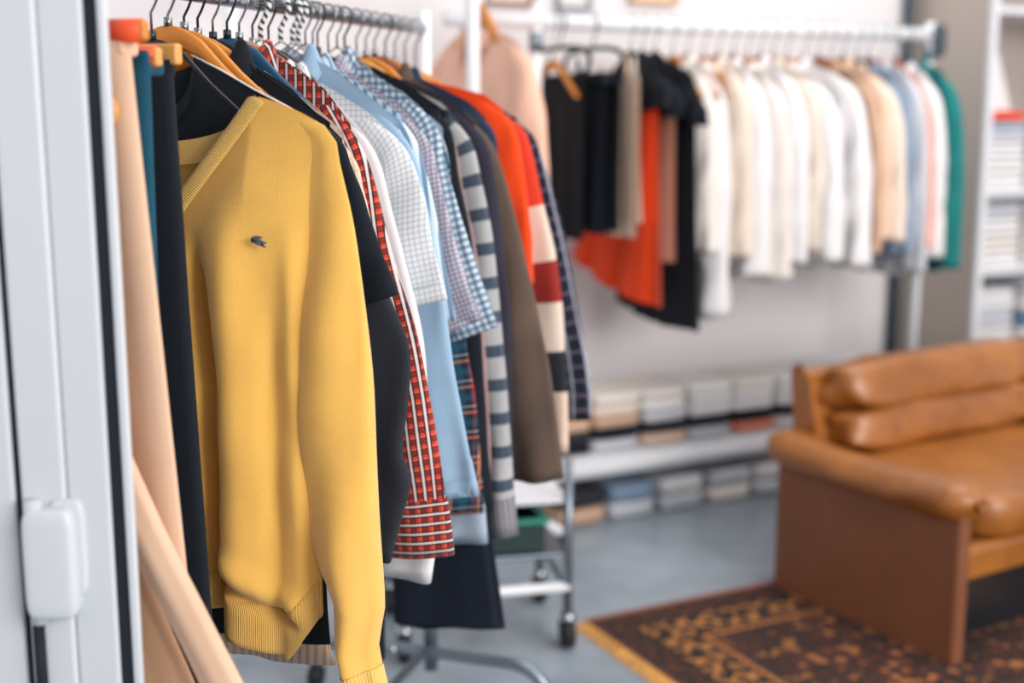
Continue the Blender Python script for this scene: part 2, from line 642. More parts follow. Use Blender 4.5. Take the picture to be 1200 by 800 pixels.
# ------------------------------------------------------------------ rack frames
RAIL = 1.455
R0 = Vector((-.4806, 1.7328, RAIL))
RD = Vector((.3071, .9517, 0))
RANG = -math.atan2(.3071, .9517)            # local X = across the rail (to the right), local Y = along the rail, away


def RP(s):
    return R0 + RD * s


BRAIL = 1.54
B0 = Vector((.172, 3.83, BRAIL))
BD = Vector((.893, .450, 0))
BANG = math.atan2(-.893, .450)


def BP(s):
    return B0 + BD * s


# front rack: far end frame in view, near end behind the door
rk = empty('clothes_rack', (RP(.984).x, RP(.984).y, 0), RANG,
           'long chromed clothes rack running away from the door with shirts and sweaters', 'clothes rack')
MB().tube([(0, -1.75, RAIL), (0, 0.0, RAIL)], 0.0115, 18).build('rail', M['chrome'], rk)
for y in (0.0, -1.75):
    MB().tube([(0, y, 0.12), (0, y, RAIL + .035)], 0.0135, 16).build('upright', M['white_metal' if y == 0 else 'chrome'], rk)
    MB().tube([(0, y - .004, 0.0725), (0, y - .004, 0.40)], 0.0152, 16).build('post_sleeve', M['steel'], rk)
    pts = []
    for k in range(9):
        a = math.pi / 2 * k / 8
        pts.append((.185 + .09 * math.sin(a), y - .02, .12 - .07 * (1 - math.cos(a))))
    left = [(-p[0], p[1], p[2]) for p in pts[::-1]]
    MB().tube(left + pts, 0.0135, 14).build('foot_hoop', M['steel'], rk)
    for sx in (-.275, .275):
        cst = MB().tube([(sx - .012, y - .02, .025), (sx + .012, y - .02, .025)], 0.025, 18).build('caster', M['rubber'], rk)
        MB().tube([(sx, y - .02, .05), (sx, y - .02, .062)], 0.009, 10).build('caster_stem', M['chrome'], cst)
    MB().tube([(-.075, y - .034, .125), (-.075, y - .05, .125)], .008, 12).build('bolt', M['chrome'], rk)
MB().tube([(0, -1.75, .13), (0, 0, .13)], 0.010, 12).build('base_rail', M['steel'], rk)

# back rack
bk = empty('clothes_rack', (B0.x, B0.y, 0), ANG,
           'chromed rack by the back wall holding black, orange and white clothes above folded piles', 'clothes rack')
bk.rotation_euler = (0, 0, math.atan2(BD.y, BD.x))      # local X along the rail, local Y towards the wall
MB().tube([(-.40, 0, BRAIL), (1.40, 0, BRAIL)], 0.0215, 18).build('rail', M['white_metal'], bk)
for x, zt in ((-.115, BRAIL + .045), (1.395, BRAIL + .04)):
    MB().tube([(x, 0, .06), (x, 0, zt)], 0.0165, 16).build('upright', M['white_metal'], bk)
    MB().tube([(x, 0, BRAIL - .085), (x, 0, BRAIL - .03)], 0.021, 16).build('clamp', M['steel'], bk)
    MB().tube([(x, -.16, .06), (x, .16, .06)], .014, 12).build('foot', M['white_metal'], bk)
    for y in (-.15, .15):
        MB().tube([(x - .012, y, .024), (x + .012, y, .024)], .024, 16).build('caster', M['rubber'], bk)
MB().puff((1.415, -.012, BRAIL - .02), (.05, .06, .11), .5).build('end_cap', M['dark_pipe'], bk)
MB().tube([(-.13, 0, .186), (1.40, 0, .186)], .029, 20).build('lower_bar', M['white_metal'], bk)
MB().box((.62, .27, .20), (1.50, .028, .04)).build('lower_bar', M['white_metal'], bk, smooth=False, bevel=.01)
MB().box((.62, .14, .218), (1.48, .26, .012)).build('lower_shelf', M['shelf_white'], bk, smooth=False)


# ------------------------------------------------------------------ hangers
def hanger(P, rot, label, kind='wood_orange', hw=.150, zn=-.052, hook='hook', group='hangers on the front rack', bar=False, hookside=1, thick=.011, blade=.034, lo=False):
    r = empty('clothes_hanger', P, rot, label, 'hanger', group)
    # hook over the rail
    pts = []
    rr = .0165 if not lo else .026
    for k in range(11):
        a = math.radians(-40 + 250 * k / 10)
        pts.append((rr * math.cos(a) * hookside * -1, 0, rr * math.sin(a)))
    # the wire runs from the right of the rail back to the centre line
    pts = [(p[0] * -1, p[1], p[2]) for p in pts][::-1]
    pts2 = [(-.0165 * hookside, 0, -.006), (-.010 * hookside, 0, -.020), (0, 0, -.034), (0, 0, zn - .004)]
    MB().tube(pts[1:] + [(0, 0, -.036), (0, 0, zn - .004)] if False else _hook(rr, hookside, zn), .0019 if hook != 'cord' else .0042, 8).build('hook', M[hook], r)
    if kind == 'wire':
        hw *= .9
        c = [(-hw, 0, zn - .125), (-.06, 0, zn - .04), (0, 0, zn), (.06, 0, zn - .04), (hw, 0, zn - .125), (-hw, 0, zn - .125)]
        MB().tube(c, .0016, 8).build('wire_frame', M['hook'], r)
        return r
    xs = np.linspace(-hw, hw, 25)
    top = [zn + float(np.interp(abs(x), [0, .02, .05, .085, .13, .17, .22], [0, -.003, -.020, -.056, -.094, -.130, -.170])) - (.004 if not lo else 0) for x in xs]
    b = MB()
    P_ = []
    for x, z in zip(xs, top):
        t = blade * (1 - .45 * abs(x) / hw)
        bow = 0.0
        ring = []
        for q in range(10):
            a = 2 * math.pi * q / 10
            ring.append((x, bow + thick * .5 * (abs(math.cos(a)) ** .6) * (1 if math.cos(a) > 0 else -1), z - t / 2 + t / 2 * (abs(math.sin(a)) ** .6) * (1 if math.sin(a) > 0 else -1)))
        P_.append(ring)
    b.grid(P_, None, close_u=True)
    b.f.append(tuple(range(10)))
    b.f.append(tuple(range(240, 250))[::-1])
    b.build('arms', M[kind], r)
    MB().tube([(0, 0, zn - .006), (0, 0, zn + .006)], .006, 10).build('collar_stud', M['plastic_black' if 'plastic' in kind or 'velvet' in kind else 'hook'], r)
    if bar:
        MB().tube([(-hw * .85, 0, zn - .15), (hw * .85, 0, zn - .15)], .005, 10).build('trouser_bar', M[kind], r)
    return r


def _hook(rr, side, zn):
    pts = []
    for k in range(12):
        a = math.radians(200 - 235 * k / 11)        # over the top, ending low right
        pts.append((side * rr * math.cos(a), 0, rr * math.sin(a)))
    pts.append((side * rr * .42, 0, -rr * 1.35))
    pts.append((0, 0, -rr * 2.0))
    pts.append((0, 0, zn - .004))
    return pts


# ------------------------------------------------------------------ garments
def smoothstep(a, b, x):
    t = np.clip((x - a) / (b - a), 0, 1)
    return t * t * (3 - 2 * t)


def resample(pts, n):
    """Catmull-Rom through 2-D points, resampled by length"""
    p = [np.array(q, float) for q in pts]
    p = [2 * p[0] - p[1]] + p + [2 * p[-1] - p[-2]]
    out = []
    for i in range(1, len(p) - 2):
        for t in np.linspace(0, 1, 12, endpoint=False):
            a, b, c, d = p[i - 1], p[i], p[i + 1], p[i + 2]
            out.append(.5 * (2 * b + (c - a) * t + (2 * a - 5 * b + 4 * c - d) * t * t + (3 * b - a - 3 * c + d) * t ** 3))
    out.append(p[-2])
    out = np.array(out)
    L = np.r_[0, np.cumsum(np.hypot(*(out[1:] - out[:-1]).T))]
    q = np.linspace(0, L[-1], n)
    return np.c_[np.interp(q, L, out[:, 0]), np.interp(q, L, out[:, 1])], L[-1]


def sleeve_rings(outer, hw, b, n=34, seg=22, seed=0, amp=.006, flip=1, yoff=0.0, wr=1.0, sd_prof=(.25, .7, .9, 1, 1)):
    c, L = resample(outer, n)
    T = np.gradient(c, axis=0)
    T /= np.linalg.norm(T, axis=1)[:, None]
    for _ in range(4):
        T[1:-1] = (T[:-2] + T[1:-1] * 2 + T[2:]) / 4
    T /= np.linalg.norm(T, axis=1)[:, None]
    N = np.c_[T[:, 1], -T[:, 0]]
    t = np.linspace(0, 1, n)
    h = np.interp(t, np.linspace(0, 1, len(hw)), hw)
    bb = np.interp(t, [0, .12, .3, .5, 1], sd_prof) * b
    rnd = random.Random(seed)
    p1, p2, p3 = (rnd.uniform(0, 6.28) for _ in range(3))
    rings, uvs = [], []
    for i in range(n):
        cen = c[i] + N[i] * h[i]
        row, ur = [], []
        for k in range(seg):
            a = 2 * math.pi * k / seg
            ca, sa = math.cos(a), math.sin(a)
            w = t[i]
            d = amp * wr * (w * math.sin(3 * a + p1 + 1.5 * w) + .7 * math.sin(2 * a + p2 + 14 * w) * smoothstep(.1, .4, w)
                            + .35 * math.sin(a * 1 + 31 * w + p3) * smoothstep(.3, .6, w))
            hx = h[i] * ca * -1          # -1: outer side first
            # outer silhouette stays put, wrinkles mostly in depth
            yy = (bb[i] * (abs(sa) ** .75) * (1 if sa > 0 else -1)) + d * abs(sa)
            off = hx + d * .25 * abs(ca)
            q = cen + N[i] * off
            row.append((q[0] * flip, yy + yoff, q[1]))
            ur.append((h[i] * 1.0 * (-ca) * (1 if sa > 0 else 1), -w * L))
        rings.append(row)
        uvs.append(ur)
    # hem turned inwards
    last = np.array(rings[-1])
    cen = last.mean(0)
    rings.append(list(cen + (last - cen) * .86 + np.array([0, 0, .004])))
    uvs.append(uvs[-1])
    rings.append(list(cen + (last - cen) * .84 + np.array([0, 0, .03])))
    uvs.append(uvs[-1])
    return np.array(rings), np.array(uvs), L


def neckline(ax, nw, nz, drop, kind):
    q = np.clip(ax / nw, 0, 1)
    if kind == 'v':
        return nz - drop * (1 - q) ** 1.0
    return nz - drop * np.sqrt(np.clip(1 - q ** 2.2, 0, 1))


def garment(P, rot, name, label, cat, mat, top, hem=-.80, bw=((0, 1), (.25, .2), (1, .21)), depth=.02, sleeve=None, sw=(.03, .06, .06, .05),
            neck='round', fdrop=.07, bdrop=.02, folds=.006, seed=0, collar=None, collar_mat=None, cuff=0, cuff_mat=None, sleeve_mat=None,
            group='clothes on the front rack', rows=36, cols=56, custom=None, rib=None, hemfun=None, lining=None, sdepth=None, placket=False, sd_prof=(.25, .7, .9, 1, 1), samp=None):
    """body = front and back panels in one wrapped grid; top = [(x,z) neck .. shoulder tip]"""
    root = empty(name, P, rot, label, cat, group)
    rnd = random.Random(seed * 7 + 1)
    nw, nz = top[0]
    tipx, tipz = top[-1]
    tx = [t[0] for t in top]
    tz = [t[1] for t in top]
    n = cols
    u = np.r_[np.linspace(-1, 1, n), np.linspace(1, -1, n)]
    front = np.r_[np.ones(n), np.zeros(n)]
    v = np.linspace(0, 1, rows) ** 1.15
    ax = np.abs(u) * tipx
    sh = np.interp(ax, tx, tz)
    ztop = np.where(ax >= nw, sh, np.where(front > 0, neckline(ax, nw, nz, fdrop, neck), neckline(ax, nw, nz, bdrop, 'round')))
    vv = [b[0] for b in bw]
    ww = [tipx] + [b[1] for b in bw[1:]]
    ph = [rnd.uniform(0, 6.28) for _ in range(6)]
    G, UV = [], []
    for i in range(rows):
        w = np.interp(v[i], vv, ww)
        x = u * w
        zh = np.full_like(u, hem) if hemfun is None else hemfun(x, front)
        z = ztop + (zh - ztop) * v[i]
        prof = np.clip(1 - np.abs(u) ** 5, 0, 1)
        d = (.006 + (depth - .006) * smoothstep(0, .22, v[i]))
        y = np.where(front > 0, -1, 1) * d * prof
        F = folds * smoothstep(.05, .7, v[i])
        f = F * (np.sin(9 * u + ph[0] + 1.2 * v[i]) + .6 * np.sin(17 * u + ph[1] - 2.0 * v[i]) + .5 * np.sin(5 * u + ph[2]))
        y = y + f * (0.55 + .45 * prof) * np.where(front > 0, 1, .7)
        y = y + .0015 * np.sin(40 * z + 7 * u + ph[3]) * smoothstep(.1, .5, v[i])
        if custom is not None:
            x, y, z = custom(x, y, z, u, v[i], front)
        G.append(np.c_[x, y, z])
        UV.append(np.c_[x + front * .003, z])
    G = np.array(G)
    UV = np.array(UV)
    nb = rows
    if rib:
        k = rows - rib[0]
        MB().grid(G[k:], UV[k:], close_u=True).build('hem_band', rib[1], root, solid=.004)
        nb = k + 1
    MB().grid(G[:nb], UV[:nb], close_u=True).build('body', mat, root)
    if lining is not None:
        pass
    if sleeve:
        for flip in (1, -1):
            o_ = [(tipx * .72, float(np.interp(tipx * .72, tx, tz)) - .004)] + [(a, b) for a, b in sleeve]
            rg, uv, L = sleeve_rings(o_, sw, sdepth or depth * .95, seed=seed * 3 + (flip > 0), flip=flip, amp=samp or folds, sd_prof=sd_prof)
            k = len(rg)
            if cuff:
                nc = max(3, int(round(cuff / L * 34)))
                cut = 34 - nc
                cu = rg[cut - 1:].copy()
                cen = cu.mean(1, keepdims=True)
                cu = cen + (cu - cen) * 1.04
                uvc = uv[cut - 1:]
                MB().grid(cu, uvc, close_u=True).build('cuff', cuff_mat or mat, root)
                rg, uv = rg[:cut], uv[:cut]
            MB().grid(rg, uv, close_u=True).build('sleeve', sleeve_mat or mat, root)
    if collar == 'shirt':
        cm = collar_mat or mat
        th = np.linspace(-math.pi + .28, math.pi - .28, 40)   # 0 = back
        prof = [(-.004, -.008), (-.003, .003), (.000, .011), (.006, .014), (.012, .008), (.018, -.008), (.024, -.028)]
        g_, uvg = [], []
        for j, (o, hgt) in enumerate(prof):
            row, ur = [], []
            for a in th:
                back = math.cos(a)
                x = (nw + .002) * math.sin(a) * (1.0 if back > 0 else 1.0)
                y = (max(depth, .016)) * back
                zb = nz - (bdrop if back > 0 else fdrop * .85) * abs(back) ** 1.2
                fr = smoothstep(2.2, 2.9, abs(a)) * .016 * (1 if j > 4 else 0)
                row.append((x + o * math.sin(a) * 1.1, y + o * back * .7, zb + hgt - fr))
                ur.append((a * nw, hgt))
            g_.append(row)
            uvg.append(ur)
        MB().grid(g_, uvg).build('collar', cm, root, solid=.0015)
    elif collar == 'band' or collar == 'hood':
        cm = collar_mat or mat
        th = np.linspace(-math.pi, math.pi, 48, endpoint=False)
        wd = .024 if collar == 'band' else .06
        g_, uvg = [], []
        for j, q in enumerate(np.linspace(0, 1, 4)):
            row, ur = [], []
            for a in th:
                back = math.cos(a)
                x = nw * math.sin(a)
                ff = 1 if back < 0 else 0
                zb = float(neckline(abs(x), nw, nz, fdrop if ff else bdrop, neck if ff else 'round'))
                y = max(depth * .5, .009) * back
                bul = math.sin(math.pi * q) * .004
                if ff and neck == 'v':
                    inn = q * wd
                    row.append((x * (1 + q * .10), y - bul - .002, zb - inn * 1.1 * (1 - abs(x) / nw * .55)))
                else:
                    row.append((x * (1 + q * .10), y + bul * (1 if not ff else -1), zb - q * wd * (1 - abs(x) / nw * .5)))
                ur.append((a * nw * 1.2, q * wd))
            g_.append(row)
            uvg.append(ur)
        MB().grid(g_, uvg, close_u=True).build('collar', cm, root, solid=.002)
    if placket:
        b = MB()
        z0 = nz - fdrop - .01
        b.grid([[(-.015, -depth - folds - .004, z0), (.015, -depth - folds - .004, z0)], [(-.015, -depth - folds - .004, hem + .02), (.015, -depth - folds - .004, hem + .02)]],
               [[(0, 0), (.03, 0)], [(0, -.6), (.03, -.6)]]).build('placket', mat, root)
        for k in range(6):
            zz = z0 - .03 - k * .09
            MB().tube([(0, -depth - folds - .005, zz), (0, -depth - folds - .008, zz)], .0055, 10).build('button', M['shelf_white'], root)
    return root


# ------------------------------------------------------------------ front rack: the yellow sweater
def yhem(x, front):
    xs = [-.26, -.2, -.1, .0, .048, .084, .114, .15, .187, .205, .228, .26]
    zs = [-.83, -.86, -.87, -.83, -.826, -.855, -.875, -.888, -.905, -.885, -.845, -.82]
    zb = [-.83, -.86, -.87, -.86, -.85, -.85, -.85, -.85, -.85, -.85, -.84, -.82]
    return np.where(front > 0, np.interp(x, xs, zs), np.interp(x, xs, zb))


def ridge(x, z, path, sig, amp, z0, z1):
    """vertical fold along path [(z,x)..] fading in below z0 and out below z1"""
    zz = [-p[0] for p in path]
    xx = [p[1] for p in path]
    cx = np.interp(-z, zz, xx)
    return amp * np.exp(-((x - cx) / sig) ** 2) * smoothstep(0, .12, z0 - z) * (1 - smoothstep(0, .05, z1 - z))


def ycustom(x, y, z, u, v, front):
    d = np.zeros_like(x)
    # deep crease left of the middle, soft bellies beside it
    d += ridge(x, z, [(-.30, .070), (-.53, .086), (-.70, .080), (-.9, .085)], .013, .048, -.31, -.95)
    d += ridge(x, z, [(-.30, .045), (-.9, .045)], .018, -.014, -.30, -.95)
    d += ridge(x, z, [(-.30, .125), (-.9, .125)], .030, -.022, -.26, -.95)
    d += ridge(x, z, [(-.30, .182), (-.6, .176), (-.9, .176)], .013, .012, -.38, -.92)
    d += ridge(x, z, [(-.30, .208), (-.9, .213)], .014, -.010, -.28, -.92)
    # diagonal tuck above the hem band
    zc = -.775 - (x - .06) * .55
    tuck = np.exp(-((z - zc) / .010) ** 2) * smoothstep(.05, .09, x) * (1 - smoothstep(.19, .22, x))
    d += .012 * tuck
    d -= .012 * np.exp(-((z - zc - .03) / .02) ** 2) * smoothstep(.05, .09, x) * (1 - smoothstep(.20, .225, x))
    return x, np.where(front > 0, y + d, y), z


ys = [(.259, -.182), (.276, -.235), (.295, -.322), (.309, -.455), (.3125, -.57), (.315, -.686), (.3205, -.78), (.3195, -.83), (.309, -.868), (.312, -.90), (.324, -.955), (.328, -.985)]
yw = garment(RP(0), RANG, 'sweater', 'bright yellow V-neck knit sweater with a small crocodile emblem, front of the rack', 'sweater',
             M['yellow'], [(.155, -.141), (.18, -.148), (.215, -.160), (.245, -.174)], depth=.034, hemfun=yhem,
             bw=((0, .25), (.18, .232), (.5, .226), (1, .232)), sleeve=ys,
             sw=(.006, .014, .027, .040, .050, .053, .054, .053, .050, .044, .030, .024, .027), neck='v', fdrop=.200, bdrop=.062,
             folds=.003, seed=5, collar=None, rows=110, cols=120, custom=ycustom, rib=(9, knit('yellow_hem_knit', (243, 188, 92), rib=0.0022)), sdepth=.038, cuff=.075, cuff_mat=M['yellow_rib'], sd_prof=(.04, .08, .28, .8, 1), samp=.011)


def yrib():
    # ribbed V band on the front, ribbed band inside the back neck
    b = MB()
    for sgn in (1, -1):
        g_, uv = [], []
        for q in np.linspace(0, 1, 5):
            row, ur = [], []
            for t in np.linspace(0, 1, 30):
                x = .155 * t
                z = -.341 + .200 * t
                nrm = np.array([.79, -.61])           # outwards from the opening
                p = np.array([x, z]) + nrm * q * .022 + np.array([0, .004])
                if p[1] > -.142 + (p[0] - .155) * -.35:
                    p[1] = -.142 + (p[0] - .155) * -.35
                bul = .0016 * math.sin(math.pi * q) + .0022
                dd = .006 + .028 * float(smoothstep(0, .25, (-.141 - p[1]) / .7))
                row.append((sgn * p[0], -dd - bul, p[1]))
                ur.append((t * .25, q * .027))
            g_.append(row)
            uv.append(ur)
        b.grid(g_, uv)
    b.build('neck_band', M['yellow_rib'], yw, solid=.002)
    b = MB()
    g_, uv = [], []
    for q in np.linspace(0, 1, 5):
        row, ur = [], []
        for t in np.linspace(-1, 1, 60):
            x = .155 * t
            z = float(neckline(abs(x), .155, -.141, .062, 'round')) + .002
            row.append((x * (1 - .02 * q), .002 + .001 * math.sin(math.pi * q), z - q * .032))
            ur.append((x * 1.2, q * .03))
        g_.append(row)
        uv.append(ur)
    b.grid(g_, uv)
    b.build('back_neck_band', M['yellow_rib'], yw)
    # ribbed inside of the back
    b = MB()
    b.grid([[(x, .0045, -.225 - .0 * abs(x)) for x in np.linspace(-.15, .15, 20)], [(x, .0055, -.36) for x in np.linspace(-.15, .15, 20)]],
           [[(x, 0) for x in np.linspace(-.15, .15, 20)], [(x, .15) for x in np.linspace(-.15, .15, 20)]])


yrib()


def emblem_part(body, name, mat, y):
    ox, oz = .176, -.325
    S = .00100
    b = MB()
    b.poly([(ox + x * S, y, oz + z * S) for x, z in body])
    o = b.build(name, mat, EM, smooth=False, solid=.0012)
    return o


M['emb_grey'] = basic('grey_embroidery', (92, 98, 108), 0.8, var=.25, vscale=400)
M['emb_dark'] = basic('dark_embroidery', (38, 42, 52), 0.8)
M['emb_red'] = basic('red_embroidery', (196, 96, 84), 0.8)
M['emb_pale'] = basic('pale_embroidery', (226, 196, 182), 0.8)
YE = -.0395
EM = MB()
EM.poly([(.176 + x * .00100, YE, -.325 + z * .00100) for x, z in
         [(-11, -1), (-11, 3), (-8, 6.3), (-3.5, 7), (2, 6.2), (5, 5.4), (4.2, 4.0), (1, 3.2), (4, 1.2), (7, -.4), (12, -1.4), (12, -2.6), (8, -3), (7, -4.2),
          (9.6, -6.4), (10, -8), (7.6, -8.4), (4, -6.8), (0, -5), (-3.4, -5.6), (-5, -3.6), (-8, -2.6)]])
EM = EM.build('emblem', M['emb_grey'], yw, smooth=False, solid=.0012)
emblem_part([(-11, -1), (-11, 3), (-8.4, 5), (-6, 2), (-6.4, -1), (-8, -2.6)], 'emblem_tail', M['emb_dark'], YE - .0008)
emblem_part([(-4.6, 1.6), (-2.4, .6), (-2.8, -1.4), (-5, -.6)], 'emblem_leg', M['emb_dark'], YE - .0008)
emblem_part([(7.2, -3), (11, -3), (11, -5.2), (9.2, -5.8), (7.4, -4.3)], 'emblem_mouth', M['emb_pale'], YE - .0004)
emblem_part([(5, -6.4), (8.8, -6.2), (9.6, -8), (7.6, -8.2)], 'emblem_jaw', M['emb_red'], YE - .0008)
emblem_part([(4.2, -2.6), (7, -2.8), (7, -4.6), (5.2, -5)], 'emblem_throat', M['emb_dark'], YE - .0008)


# ------------------------------------------------------------------ front rack: everything behind and before it
def shirt(s, label, mat, top, sleeve, sw, name='shirt', cat='shirt', yaw=0.0, **kw):
    kw.setdefault('samp', .0065)
    return garment(RP(s), RANG + yaw, name, label, cat, mat if not isinstance(mat, str) else M[mat], top, sleeve=sleeve, sw=sw, seed=int(s * 1000) + 11, **kw)


N = .0
pul = garment(RP(.045), RANG, 'pullover', 'long black pullover hanging directly behind the yellow sweater', 'pullover', M['black'],
        [(.040, -.088), (.085, -.108), (.133, -.133), (.19, -.160), (.228, -.182)], hem=-.905, bw=((0, .2), (.2, .2), (1, .220)), depth=.012,
        sleeve=[(.236, -.195), (.262, -.30), (.268, -.45), (.27, -.62), (.262, -.70)], sw=(.02, .05, .05, .04, .035), collar='band', fdrop=.07, folds=.003, seed=21)
tag(MB().tube([(.040, -.004, -.087), (.085, -.006, -.107), (.133, -.007, -.132), (.19, -.007, -.159), (.228, -.007, -.181)], .0016, 8).build('shoulder_piping', M['offwhite'], pul), 'pale piping along the shoulder seam')
garment(RP(.085), RANG, 'cardigan', 'long beige ribbed cardigan, its hem showing below the black pullover', 'cardigan', M['taupe'],
        [(.045, -.10), (.1, -.125), (.16, -.155), (.20, -.18)], hem=-.955, bw=((0, .2), (.2, .18), (.85, .17), (1, .205)), depth=.012,
        sleeve=[(.21, -.2), (.215, -.3), (.22, -.45), (.21, -.6)], sw=(.02, .04, .04, .03), folds=.003, seed=22, rib=(5, cloth('taupe_rib', (196, 168, 148), layers=[('u', .012, 0, .4, (120, 98, 84), .5)])))
shirt(.125, 'black polo shirt with a wide short sleeve, just behind the yellow sweater', 'black',
      [(.060, -.075), (.10, -.112), (.15, -.145), (.201, -.176)], [(.215, -.198), (.232, -.235), (.262, -.315), (.299, -.411)], (.02, .05, .075, .085),
      name='polo_shirt', cat='polo shirt', collar='shirt', hem=-.74, fdrop=.06, depth=.014, folds=.003, collar_mat=M['black'])
shirt(.165, 'charcoal wool coat, its long grey sleeve hanging right of the yellow sweater', 'charcoal',
      [(.060, -.095), (.12, -.13), (.20, -.20)], [(.215, -.24), (.237, -.352), (.282, -.45), (.299, -.50), (.292, -.58), (.283, -.65), (.296, -.69), (.285, -.74), (.262, -.82)],
      (.02, .05, .07, .07, .065, .06, .05, .045), name='coat', cat='coat', hem=-.83, depth=.016, folds=.004, collar='band', collar_mat=M['black'])
shirt(.20, 'cream finely checked shirt between the black polo and the red plaid shirt', 'creamgrid',
      [(.060, -.10), (.12, -.14), (.185, -.19)], [(.20, -.225), (.216, -.276), (.236, -.355), (.243, -.42)], (.02, .04, .06, .06), depth=.013, folds=.003, hem=-.74)
shirt(.24, 'red, black and white plaid flannel shirt with a wide buttoned cuff', 'plaid',
      [(.038, -.070), (.090, -.098), (.137, -.130), (.178, -.180)], [(.190, -.204), (.214, -.26), (.243, -.372), (.281, -.499), (.311, -.653), (.323, -.74), (.333, -.826)],
      (.02, .035, .048, .052, .055, .06, .064), depth=.017, folds=.003, collar='shirt', hem=-.80, cuff=.085, cuff_mat=M['plaid_cuff'], fdrop=.05)
shirt(.285, 'plain white shirt hanging right behind the red plaid shirt', 'white',
      [(.050, -.098), (.12, -.136), (.185, -.20)], [(.197, -.222), (.224, -.314), (.247, -.404), (.270, -.508), (.283, -.66), (.285, -.80), (.277, -.893)], (.02, .04, .055, .055, .05, .047, .045),
      depth=.014, folds=.003, collar='shirt', hem=-.82, cuff=.06)
shirt(.325, 'white short-sleeved shirt with a fine blue grid', 'grid',
      [(.050, -.100), (.11, -.13), (.17, -.165), (.210, -.198)], [(.222, -.208), (.251, -.262), (.277, -.371), (.296, -.447)], (.02, .05, .075, .082),
      depth=.014, folds=.003, collar='shirt', hem=-.72)
shirt(.37, 'light blue chambray shirt with a raised collar and long cuffed sleeve', 'chambray',
      [(.045, -.070), (.104, -.108), (.165, -.150), (.20, -.18)], [(.217, -.212), (.245, -.30), (.268, -.43), (.281, -.522), (.303, -.645), (.326, -.771)], (.02, .04, .045, .045, .042, .036),
      depth=.014, folds=.004, collar='shirt', hem=-.76, cuff=.065)
shirt(.41, 'blue and white vertically striped short-sleeved shirt behind the chambray shirt', 'bluestripe',
      [(.050, -.082), (.12, -.12), (.19, -.17)], [(.205, -.195), (.230, -.255), (.257, -.38), (.279, -.494)], (.02, .045, .06, .065), depth=.013, folds=.004, collar='shirt', hem=-.74)
shirt(.455, 'mauve-grey checked shirt with a loose short sleeve', 'mauve',
      [(.055, -.083), (.11, -.118), (.169, -.155), (.195, -.18)], [(.212, -.205), (.234, -.265), (.266, -.395), (.307, -.499)], (.02, .05, .07, .075), depth=.014, folds=.004, collar='shirt', hem=-.74)
shirt(.50, 'blue and white gingham short-sleeved shirt', 'gingham',
      [(.048, -.068), (.09, -.095), (.135, -.122), (.195, -.165)], [(.206, -.178), (.232, -.259), (.271, -.386), (.320, -.516)], (.02, .045, .055, .055), depth=.014, folds=.004, collar='shirt', hem=-.74)
shirt(.53, 'dark tartan flannel shirt with orange and teal lines, below the gingham sleeve', 'tartan',
      [(.050, -.09), (.12, -.13), (.20, -.19)], [(.215, -.22), (.236, -.38), (.252, -.553), (.270, -.672), (.281, -.855)], (.02, .045, .05, .055, .07), depth=.014, folds=.004, hem=-.80, cuff=.05)
shirt(.575, 'pale grey-blue shirt whose rounded cuff hangs lowest beside the plaid cuff', 'paleblue',
      [(.050, -.095), (.12, -.13), (.195, -.19)], [(.20, -.22), (.213, -.38), (.233, -.60), (.262, -.80), (.273, -.925)], (.02, .04, .045, .045, .043), depth=.012, folds=.004, hem=-.78, cuff=.06)
shirt(.61, 'black knit cardigan between the gingham and the striped jersey', 'black',
      [(.045, -.083), (.11, -.115), (.184, -.160)], [(.195, -.19), (.212, -.28), (.24, -.413), (.257, -.642), (.273, -.875)], (.02, .04, .05, .05, .05),
      name='cardigan', cat='cardigan', depth=.014, folds=.004, hem=-.80)
shirt(.63, 'dusty rose top, only a thin edge showing before the striped jersey', 'rosetrim',
      [(.045, -.10), (.11, -.13), (.18, -.175)], [(.19, -.2), (.21, -.29), (.238, -.43), (.257, -.66), (.262, -.85)], (.02, .035, .04, .04, .035), name='top', cat='top', depth=.006, folds=.002, hem=-.80)
shirt(.655, 'light grey jersey hoodie with navy horizontal stripes', 'striped',
      [(.045, -.096), (.10, -.122), (.161, -.148), (.195, -.18)], [(.213, -.207), (.238, -.29), (.262, -.417), (.283, -.649), (.301, -.888), (.305, -.935)], (.02, .035, .04, .036, .034, .032),
      name='hooded_jersey', cat='hoodie', depth=.016, folds=.003, hem=-.78, cuff=.05, cuff_mat=cloth('grey_rib', (150, 146, 150), layers=[('u', .008, 0, .4, (70, 72, 82), .6)]), collar='hood')
shirt(.695, 'plum-grey jacket with a piped sleeve between the striped jersey and the olive jacket', 'purple',
      [(.045, -.096), (.11, -.12), (.170, -.147), (.21, -.185)], [(.226, -.208), (.249, -.28), (.268, -.421), (.281, -.577), (.284, -.836)], (.02, .04, .045, .045, .04),
      name='jacket', cat='jacket', depth=.016, folds=.003, hem=-.80)
shirt(.735, 'olive-brown canvas jacket with a wide wrinkled sleeve', 'olive',
      [(.053, -.088), (.12, -.13), (.202, -.180)], [(.218, -.205), (.251, -.270), (.293, -.425), (.332, -.582), (.352, -.711), (.369, -.841)], (.02, .045, .06, .062, .058, .052),
      name='jacket', cat='jacket', depth=.019, folds=.006, hem=-.82, collar='shirt', samp=.011)
shirt(.785, 'dark blue denim jacket with pale seam lines behind the honey wood hangers', 'denim',
      [(.051, -.094), (.11, -.12), (.165, -.146), (.20, -.176)], [(.214, -.196), (.226, -.272), (.24, -.40), (.25, -.60)], (.02, .04, .045, .045),
      name='jacket', cat='jacket', depth=.016, folds=.003, hem=-.72, collar='shirt')
